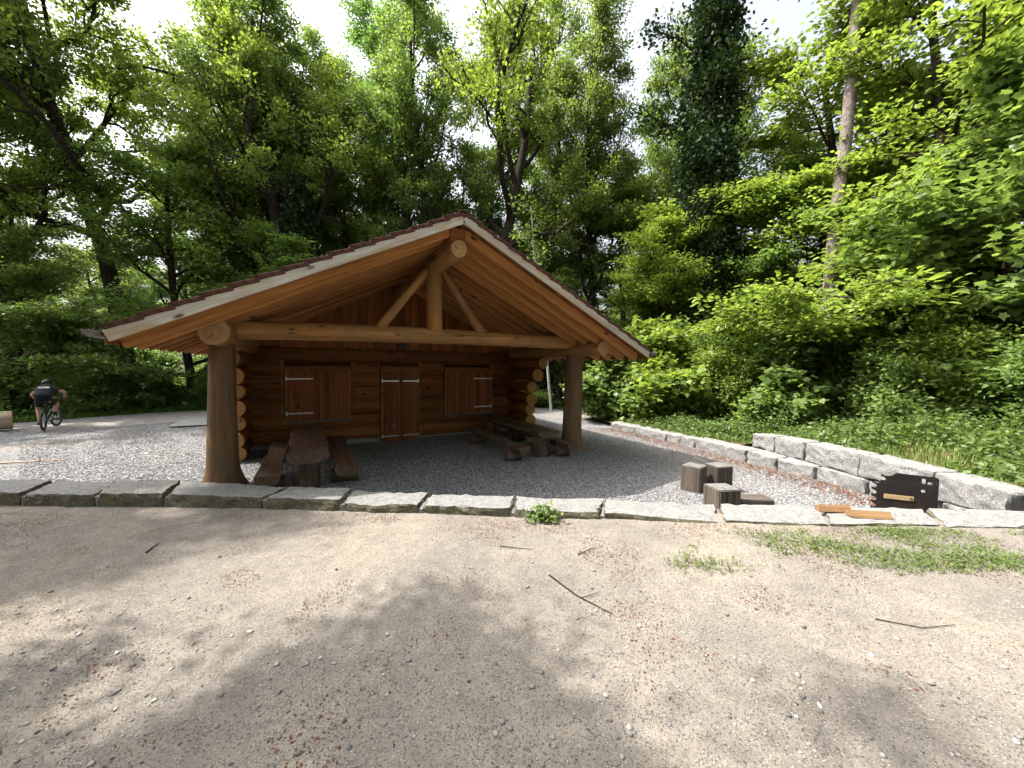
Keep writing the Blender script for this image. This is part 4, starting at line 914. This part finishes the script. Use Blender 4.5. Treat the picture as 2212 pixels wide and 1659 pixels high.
# ------------------------------------------------------------------ low growth, litter and loose stones (uncountable)
def blades(P, h, rs, w=.006, lean=.5):
    n = len(P); az = rs.uniform(0, 6.28, n); hh = h * rs.uniform(.5, 1.3, n); l = lean * rs.uniform(.2, 1.2, n) * hh
    D = np.stack([np.cos(az), np.sin(az), np.zeros(n)], 1); S = np.stack([-np.sin(az), np.cos(az), np.zeros(n)], 1); Z = np.array([0, 0, 1.0])
    ww = (w * rs.uniform(.7, 1.4, n))[:, None]
    V = np.stack([P - S * ww, P + S * ww, P + D * (l * .35)[:, None] + Z * (hh * .6)[:, None] + S * ww * .8, P + D * (l * .35)[:, None] + Z * (hh * .6)[:, None] - S * ww * .8, P + D * l[:, None] + Z * hh[:, None]], 1)
    o = (np.arange(n) * 5)[:, None]
    return V.reshape(-1, 3), [o + np.array([[0, 1, 2, 3]]), o + np.array([[3, 2, 4]])], np.repeat(np.clip(rs.normal(.5, .25, n), 0, 1), 5)
def merge(parts):
    Vs, Fs, T, o = [], {}, [], 0
    for V, F, t in parts:
        Vs.append(V); T.append(t)
        for f in F: Fs.setdefault(f.shape[1], []).append(f + o)
        o += len(V)
    return np.concatenate(Vs), [np.concatenate(f) for f in Fs.values()], np.concatenate(T)
def stuff(name, parts, mat, label, cat):
    V, F, t = merge(parts); o = link(name, np_mesh(name, V, F, False, t), None, mat); return tag(o, label, cat, None, 'stuff')
rs = np.random.default_rng(5)
# bank weeds: leafy plants and long grass behind the right walls
EY, EX = [2, 4.4, 5.4, 6.5, 7.6, 8.97, 9.9, 10.8, 12, 13, 15, 30], [6.5, 6.45, 6.40, 6.3, 6.2, 6.0, 5.1, 4.75, 4.25, 3.7, 3.4, 3.0]
n = 3400; y = rs.uniform(3.7, 17, n); dx = rs.beta(1.2, 1.9, n) * 5.5 + .08; x = np.interp(y, EY, EX) + dx
patch = np.array([mnoise.noise(Vector((a * .7, b * .7, 3))) for a, b in zip(x, y)]); keep = (patch + rs.uniform(-.25, .25, n) > -.12) | (dx > 1.6); x, y, dx, patch = x[keep], y[keep], dx[keep], patch[keep]
ph_ = np.clip(.08 + dx * .28, .1, .62) * np.clip(.75 + patch * 1.6, .25, 1.5) * rs.uniform(.6, 1.25, len(x)); kk = 16
t_ = rs.uniform(.15, 1, (len(x), kk)); lx = rs.normal(0, .035, len(x))[:, None] * t_ + rs.normal(0, .055, t_.shape); ly = rs.normal(0, .035, len(x))[:, None] * t_ + rs.normal(0, .055, t_.shape)
P = np.stack([x[:, None] + lx, y[:, None] + ly, bank_z(x, y)[:, None] + ph_[:, None] * t_], -1).reshape(-1, 3)
AX = np.stack([lx, ly, np.zeros_like(lx)], -1).reshape(-1, 3) * 18
weeds = leaves_np(P, .085, rs, 'leaf', .55, AX)
n = 9000; y = rs.uniform(3.7, 14, n); e2 = np.interp(y, [2, 4.4, 5.4, 6.5, 7.6, 8.97, 9.9, 10.8, 12, 13, 15, 30], [6.5, 6.45, 6.40, 6.3, 6.2, 6.0, 5.1, 4.75, 4.25, 3.7, 3.4, 3.0]); x = e2 + rs.beta(1.2, 2.5, n) * 4 + .05
P = np.stack([x, y, bank_z(x, y)], 1); o = stuff('bank_weeds', [weeds], M['leaf_near'], 'knee high leafy weeds covering the bank behind the walls', 'weeds'); o.color = (.72, .74, .7, 1)
gh = np.where((x > 8) & (y < 9), .30, .14); gz1 = blades(P, gh, rs, .007, .6)
o = stuff('bank_grass', [gz1], M['grassm'], 'long grass growing along the bank', 'grass')
# verge along the road and ferny floor below the left trees
n = 16000; x = rs.uniform(-30, -8.5, n); d = rs.beta(1.1, 2.0, n) * 3.2; P = np.stack([x, road_far(x) + d - .15, np.full(n, -.16) - .0 * d], 1)
o = stuff('verge_grass', [blades(P, .24, rs, .012, .7)], M['grassm'], 'green grass verge beyond the forest road', 'grass'); o.color = (.8, .95, .8, 1)
n = 18000; x = rs.uniform(-32, 4, n); d = rs.beta(1.2, 1.6, n) * 7; P = np.stack([x, road_far(x) + .5 + d, -.25 + rs.uniform(.05, .6, n)], 1)
o = stuff('forest_undergrowth', [leaves_np(P, .14, rs, 'leaf', .7)], M['leaf'], 'low leafy plants on the forest floor beyond the road', 'undergrowth'); o.color = (.8, .95, .85, 1)
# forecourt grass and clover strip
def strip_density(x, y):
    m = np.array([mnoise.fractal(Vector((a * 1.1, b * 2.0, 8)), 1.0, 2.0, 3) for a, b in zip(x, y)])
    base = np.interp(x, [.3, .9, 1.8, 3.0, 6.5], [-.55, -.35, -.02, .28, .42]); yc = np.interp(x, [.3, 2, 3.5, 7], [3.55, 3.55, 3.62, 3.5]); hw = np.interp(x, [.3, 2, 4, 7], [.28, .38, .42, .55])
    return m * .75 + base - np.maximum(0, np.abs(y - yc) / hw - .75) * .9
n = 150000; x = rs.uniform(.2, 7.5, n); y = rs.uniform(2.6, 4.3, n); dn = strip_density(x, y); k = (dn > rs.uniform(-.05, 1.5, n)) & (y < wall_y(x) - .32); x, y = x[k], y[k]
P = np.stack([x, y, fore_z(x, y)], 1); h = len(P) // 2
cl = P[:h].copy(); cl[:, 2] += rs.uniform(.008, .05, h)
o = stuff('forecourt_grass', [blades(P[h:], .032, rs, .003, 1.3)], M['grassm'], 'patchy strip of short grass on the right of the forecourt', 'grass'); o.color = (.95, .85, .75, 1)
o = stuff('clover', [leaves_np(cl, .026, rs, 'leaf', .75)], M['leaf_near'], 'low clover like weeds mixed in the grass strip', 'weeds'); o.color = (.8, .8, .75, 1)
# weed tuft growing from the wall joint
e = empty('weed_tuft', (.38, 4.30, .33)); tag(e, 'small green weed tuft growing at the foot of the slab wall', 'weed')
P = rs.normal(0, .06, (160, 3)) * np.array([1.5, .6, .8]) + np.array([0, -.03, .07]); P[:, 2] = np.abs(P[:, 2]) + .01
V, F, t = leaves_np(P, .06, rs, 'leaf', .6); o = link('foliage', np_mesh('weed', V, F, False, t), e, M['leaf_near'])
o = tube_obj('stem', [([(0, 0, -.02), (.03 * i, -.02, .07), (.06 * i, -.05, .10)], .004) for i in (-2, -1, 0.3, 1, 2)], M['grassm'], e, 4)
# dry reddish bud scales and bits of leaf on the sand, in drifts
n = 60000; x = rs.uniform(-8, 7.5, n); y = 4.5 - rs.beta(1, 1.6, n) * 3.7
m = np.array([mnoise.fractal(Vector((a * 1.6, b * 1.6, 1)), 1.0, 2.0, 4) for a, b in zip(x, y)]); nearwall = np.clip(1 - (wall_y(x) - .25 - y) / .9, 0, 1)
k = (m + .35 * nearwall > rs.uniform(.16, .62, n)) & (y < wall_y(x) - .28); x, y = x[k], y[k]; P = np.stack([x, y, fore_z(x, y) + .004], 1)
stuff('leaf_litter', [leaves_np(P, .016, rs, 'quad', .8)], M['litter'], 'reddish dry bud scales and leaf bits strewn over the sand', 'leaf litter')
n = 5000; y = rs.uniform(5.5, 13, n); low_x = np.interp(y, [5.3, 6.3, 7.15, 7.83, 8.44, 9.92, 10.82, 12, 13], [6.0, 5.9, 5.72, 5.46, 5.2, 4.75, 4.38, 3.87, 3.34]); x = low_x - np.abs(rs.normal(0, .42, n)); P = np.stack([x, y, yard_z(x, y) + .02], 1)
stuff('leaf_litter', [leaves_np(P, .035, rs, 'quad', .85)], M['litter'], 'dry brown leaves gathered along the foot of the right wall', 'leaf litter')
OCT = np.array([(1, 0, 0), (-1, 0, 0), (0, 1, 0), (0, -1, 0), (0, 0, 1), (0, 0, -1)], float); OF = np.array([(0, 2, 4), (2, 1, 4), (1, 3, 4), (3, 0, 4), (2, 0, 5), (1, 2, 5), (3, 1, 5), (0, 3, 5)])
ICO = bmesh.new(); bmesh.ops.create_icosphere(ICO, subdivisions=1, radius=1); IV = np.array([v.co[:] for v in ICO.verts]); IF = np.array([[v.index for v in f.verts] for f in ICO.faces]); ICO.free()
def pebbles(P, size, rs, T, TF, flat=.6):
    n = len(P); A = np.linalg.qr(rs.normal(0, 1, (n, 3, 3)))[0]; s = size[:, None] * rs.uniform(.6, 1.25, (n, 3))
    V = T[None] * s[:, None, :]; V = V * (1 + rs.normal(0, .12, (n, len(T), 1))); V = np.einsum('nij,nkj->nki', A, V); V[:, :, 2] *= flat
    V = V + P[:, None, :]; F = (TF[None] + (np.arange(n) * len(T))[:, None, None]).reshape(-1, 3)
    return V.reshape(-1, 3), [F], np.repeat(rs.beta(1.6, 1.6, n), len(T))
n = 30000; y = .75 + rs.beta(1.0, 1.5, n) * 3.7; x = rs.uniform(-1.45, 1.45, n) * (y + .35); k = y < wall_y(x) - .27; x, y = x[k], y[k]; n = len(x)
cl_ = np.array([mnoise.fractal(Vector((a * .8, b * .8, 5)), 1.0, 2.0, 3) for a, b in zip(x, y)]); k = cl_ > rs.uniform(-.35, .5, n); x, y = x[k], y[k]; n = len(x)
sz = np.clip(rs.lognormal(math.log(.0042), .48, n), .002, .02); P = np.stack([x, y, fore_z(x, y) + sz * .15], 1)
stuff('pebbles', [pebbles(P, sz, rs, OCT, OF, .65)], M['pebble'], 'small loose pebbles scattered over the sandy forecourt', 'pebbles')
n = 230; y = .8 + rs.beta(1, 2.2, n) * 3; x = rs.uniform(-1.4, 1.4, n) * (y + .2); sz = rs.uniform(.010, .021, n); P = np.stack([x, y, fore_z(x, y) + sz * .2], 1)
stuff('rounded_stones', [pebbles(P, sz, rs, IV, IF, .6)], M['pebble'], 'larger rounded pebbles lying on the sand', 'pebbles')
n = 42000; y = 4.9 + rs.beta(1, 2.0, n) * 9; x = rs.uniform(-1.3, 1.0, n) * y; k = (y > wall_y(x) + .2) & (x < np.interp(y, [5, 7, 8.4, 13], [5.9, 5.6, 5.1, 3.2])); x, y = x[k], y[k]; n = len(x)
sz = rs.uniform(.011, .022, n); P = np.stack([x, y, yard_z(x, y) + sz * .25], 1)
stuff('loose_gravel', [pebbles(P, sz, rs, OCT, OF, .8)], M['gstone'], 'loose grey crushed gravel covering the yard', 'gravel')

# ------------------------------------------------------------------ cyclist
M['skin'] = plain('skin', (.50, .29, .21), .55, 0, .3, .1); M['shirt'] = plain('dark_grey_shirt', (.035, .035, .038), .9); M['shorts'] = plain('black_shorts', (.012, .012, .014), .9)
M['pack'] = plain('navy_backpack', (.010, .012, .020), .8); M['white'] = plain('pale_reflector', (.55, .57, .6), .5); M['tyre'] = plain('tyre_rubber', (.045, .045, .047), .85); M['bikef'] = plain('black_bike_paint', (.02, .02, .022), .35)
BZ0 = -.10; HD = R(41)      # heading turned left of straight ahead
bk = empty('bicycle', (-14.72, 11.95, BZ0), HD); tag(bk, 'black mountain bike being ridden away, front wheel turned right', 'bicycle')
def wheel(parent, c, steer, nm):
    w_ = empty(nm, c, steer, parent); th = np.linspace(0, 2 * math.pi, 29)
    ring = lambda r_: np.stack([np.zeros(29), r_ * np.cos(th), r_ * np.sin(th)], 1)
    for n_, r_, q, mt, sd_ in (('tyre', .305, .030, M['tyre'], 8), ('rim', .268, .011, M['bikef'], 6)): tube_obj(n_, [(ring(r_), q)], mt, w_, sd_)
    sp = [([(0.02 * (-1) ** i, 0, 0), (0, .27 * math.cos(a), .27 * math.sin(a))], .0018) for i, a in enumerate(np.linspace(0, 2 * math.pi, 17)[:-1])]
    tube_obj('spokes', sp + [([(-.05, 0, 0), (.05, 0, 0)], .025)], M['metal'], w_, 4); return w_
ST = R(-14)
wheel(bk, (0, 0, .335), 0, 'rear_wheel'); wheel(bk, (.10, 1.06, .335), ST, 'front_wheel')
bb = (0, .43, .31); ht = (.0, .86, .86); hb = (.02, .94, .60); stp = (0, .26, .78)
tube_obj('frame', [([bb, stp], .018), ([stp, ht], .019), ([bb, hb], .024), ([ht, hb], .022), ([(-.06, 0, .335), (-.05, .30, .33), bb], .011), ([(.06, 0, .335), (.05, .30, .33), bb], .011), ([(-.06, 0, .335), stp], .009), ([(.06, 0, .335), stp], .009)], M['bikef'], bk)
cs, sn = math.cos(ST), math.sin(ST)
def stw(x, y, z): return (.02 + x * cs - y * sn, .92 + x * sn + y * cs, z)
tube_obj('fork', [([stw(-.065, .12, .335), stw(-.065, .02, .66), hb], .016), ([stw(.065, .12, .335), stw(.065, .02, .66), hb], .016)], M['bikef'], bk)
tube_obj('handlebar', [([stw(-.37, -.06, .99), stw(-.1, 0, .97), stw(.1, 0, .97), stw(.37, -.06, .99)], .014), ([ht, stw(0, 0, .97)], .018)], M['bikef'], bk)
tube_obj('seat_post', [([stp, (0, .19, .90)], .015)], M['metal'], bk)
V = [(sx * w_, y, z) for y, w_, z in ((.04, .075, .915), (.12, .07, .925), (.22, .03, .92), (.32, .02, .91)) for sx in (-1, 1)] + [(sx * w_ * .8, y, .885) for y, w_ in ((.05, .07), (.12, .06), (.22, .025), (.31, .018)) for sx in (-1, 1)]
F = [(0, 1, 3, 2), (2, 3, 5, 4), (4, 5, 7, 6), (8, 10, 11, 9), (10, 12, 13, 11), (12, 14, 15, 13), (0, 2, 10, 8), (2, 4, 12, 10), (4, 6, 14, 12), (1, 9, 11, 3), (3, 11, 13, 5), (5, 13, 15, 7), (0, 8, 9, 1), (6, 7, 15, 14)]
me = bpy.data.meshes.new('saddle'); me.from_pydata(V, [], F); link('saddle', me, bk, M['black'])
tube_obj('crank', [([(-.10, .43, .31), (.10, .43, .31)], .014), ([(-.10, .43, .31), (-.11, .38, .15)], .011), ([(.10, .43, .31), (.11, .48, .47)], .011), ([(.06, .43, .31), (.066, .43, .31)], .09)], M['metal'], bk)
for nm, c_ in (('pedal', (-.17, .38, .15)), ('pedal', (.17, .48, .47))): o = cuboid(nm, c_[0] - .05, c_[0] + .05, c_[1] - .045, c_[1] + .045, c_[2] - .01, c_[2] + .01, M['black'], bk)
def skin(name, verts, edges, mat, parent, root=0, sub=2):
    me = bpy.data.meshes.new(name); me.from_pydata([v[:3] for v in verts], edges, []); o = link(name, me, parent, mat)
    o.modifiers.new('skin', 'SKIN'); sv = me.skin_vertices[0].data
    for i, v in enumerate(verts): sv[i].radius = (v[3], v[4] if len(v) > 4 else v[3]); sv[i].use_root = (i == root)
    m_ = o.modifiers.new('sub', 'SUBSURF'); m_.levels = sub; m_.render_levels = sub; o.modifiers['skin'].use_smooth_shade = True; return o
pe = empty('person', (-14.72, 11.95, BZ0), HD); tag(pe, 'cyclist seen from behind in dark shirt, shorts, helmet and backpack', 'person')
def hand(vs_, es, w, wi, d):
    """palm + five fingers curling round the grip, appended to the skeleton"""
    d = Vector(d).normalized(); s_ = Vector((0, 0, 1)).cross(d).normalized()
    i0 = len(vs_); p = Vector(w) + d * .05; vs_.append((*p, .034, .02)); es.append((wi, i0))
    for k, (off, ln) in enumerate(((-.03, .06), (-.011, .07), (.009, .068), (.028, .055))):
        a = p + s_ * off + d * .035; b = a + d * ln * .5 + Vector((0, 0, -.012)); c = b + d * ln * .12 + Vector((0, 0, -.032))
        j = len(vs_); vs_ += [(*a, .010), (*b, .009), (*c, .008)]; es += [(i0, j), (j, j + 1), (j + 1, j + 2)]
    a = p - s_ * .035 + d * -.005; b = a + d * .04 - s_ * .012 + Vector((0, 0, -.02)); j = len(vs_); vs_ += [(*a, .011), (*b, .009)]; es += [(i0, j), (j, j + 1)]
LW = stw(-.36, -.10, 1.01); RW = stw(.36, -.10, 1.01)
vv = [(0, .16, .96, .155, .12), (0, .26, 1.08, .14, .11), (0.01, .38, 1.20, .155, .115), (.015, .47, 1.29, .12, .09), (.015, .53, 1.345, .055), (.01, .60, 1.42, .078, .088), (.0, .64, 1.49, .075, .085),
      (-.17, .45, 1.27, .065), (-.31, .52, 1.10, .043), (LW[0], LW[1], LW[2], .030), (.19, .46, 1.27, .065), (.40, .55, 1.16, .043), (RW[0], RW[1], RW[2], .030),
      (-.10, .18, .93, .10), (-.19, .50, .70, .062), (-.15, .40, .45, .056), (-.145, .35, .25, .036), (-.145, .44, .185, .035), (.10, .18, .93, .10), (.21, .55, .80, .062), (.17, .46, .62, .055), (.16, .42, .545, .036), (.16, .52, .50, .035)]
ee = [(0, 1), (1, 2), (2, 3), (3, 4), (4, 5), (5, 6), (3, 7), (7, 8), (8, 9), (3, 10), (10, 11), (11, 12), (0, 13), (13, 14), (14, 15), (15, 16), (16, 17), (0, 18), (18, 19), (19, 20), (20, 21), (21, 22)]
hand(vv, ee, LW, 9, (-.1, 1, -.1)); hand(vv, ee, RW, 12, (-.1, 1, -.1))
skin('body', vv, ee, M['skin'], pe)
skin('shirt', [(0, .17, .99, .175, .14), (0, .26, 1.08, .162, .135), (.01, .38, 1.20, .178, .138), (.015, .475, 1.295, .135, .105), (.015, .515, 1.33, .072), (-.17, .45, 1.27, .085), (-.235, .48, 1.19, .075), (.19, .46, 1.27, .085), (.285, .50, 1.22, .075)], [(0, 1), (1, 2), (2, 3), (3, 4), (3, 5), (5, 6), (3, 7), (7, 8)], M['shirt'], pe)
skin('shorts', [(0, .16, .97, .172, .14), (-.10, .20, .92, .118), (-.16, .40, .76, .098), (.10, .20, .92, .118), (.175, .43, .84, .098), (0, .2, 1.03, .15, .12)], [(0, 1), (1, 2), (0, 3), (3, 4), (0, 5)], M['shorts'], pe)
for x, y, z in ((-.145, .40, .18), (.16, .48, .495)):
    o = skin('shoe', [(x, y - .07, z + .06, .046), (x, y - .05, z, .045), (x, y + .06, z - .01, .042, .035), (x, y + .14, z - .015, .035, .028)], [(0, 1), (1, 2), (2, 3)], M['shorts'], pe, 0, 1)
bm = bmesh.new(); bmesh.ops.create_uvsphere(bm, u_segments=20, v_segments=12, radius=1)
bmesh.ops.bisect_plane(bm, geom=bm.verts[:] + bm.edges[:] + bm.faces[:], plane_co=(0, 0, -.25), plane_no=(0, .15, 1), clear_inner=True)
for v in bm.verts: v.co.z *= 1 + .05 * math.cos(v.co.x * 9)
bmesh.ops.transform(bm, matrix=Matrix.Translation((.005, .625, 1.475)) @ Matrix.Rotation(R(-12), 4, 'X') @ Matrix.Diagonal((.108, .145, .118, 1)), verts=bm.verts)
for f in bm.faces: f.smooth = True
me = bpy.data.meshes.new('helmet'); bm.to_mesh(me); bm.free(); he = link('helmet', me, pe, M['black']); m_ = he.modifiers.new('thick', 'SOLIDIFY'); m_.thickness = -.02
tube_obj('helmet_vent', [([(x, .50 , 1.50), (x * 1.1, .56, 1.555), (x, .66, 1.575)], .011) for x in (-.05, 0.005, .06)], M['white'], pe, 5)
tube_obj('collar', [([(-.06, .46, 1.335), (.01, .445, 1.35), (.085, .46, 1.335)], .016)], M['white'], pe, 6)
bp = empty('backpack', (-14.72, 11.95, BZ0), HD); tag(bp, 'dark backpack with a pale reflective patch on the cyclist', 'backpack')
bm = bmesh.new(); bmesh.ops.create_cube(bm, size=1); bmesh.ops.subdivide_edges(bm, edges=bm.edges[:], cuts=4, use_grid_fill=True)
for v in bm.verts:
    x, y, z = v.co; v.co = Vector((x * (1 - .5 * max(0, z) ** 2) * (1 - .6 * abs(z * y)), y * (1 - 1.4 * abs(x) ** 2.5) * (1 - .9 * abs(z) ** 3), z))
BPM = Matrix.Translation((.01, .20, 1.21)) @ Matrix.Rotation(R(-43), 4, 'X')
BM4 = BPM @ Matrix.Diagonal((.36, .22, .46, 1))
bmesh.ops.transform(bm, matrix=BM4, verts=bm.verts)
for f in bm.faces: f.smooth = True
me = bpy.data.meshes.new('bag'); bm.to_mesh(me); bm.free(); link('bag', me, bp, M['pack'])
o = cuboid('reflective_patch', -.11, .13, -.006, .006, -.03, .03, M['white'], bp, .004); o.matrix_local = BPM @ Matrix.Translation((-.12, -.112, .09))
for s in (-1, 1): tube_obj('shoulder_strap', [([(s * .09, .33, 1.33), (s * .10, .46, 1.40), (s * .11, .56, 1.30)], .018)], M['pack'], bp, 6)
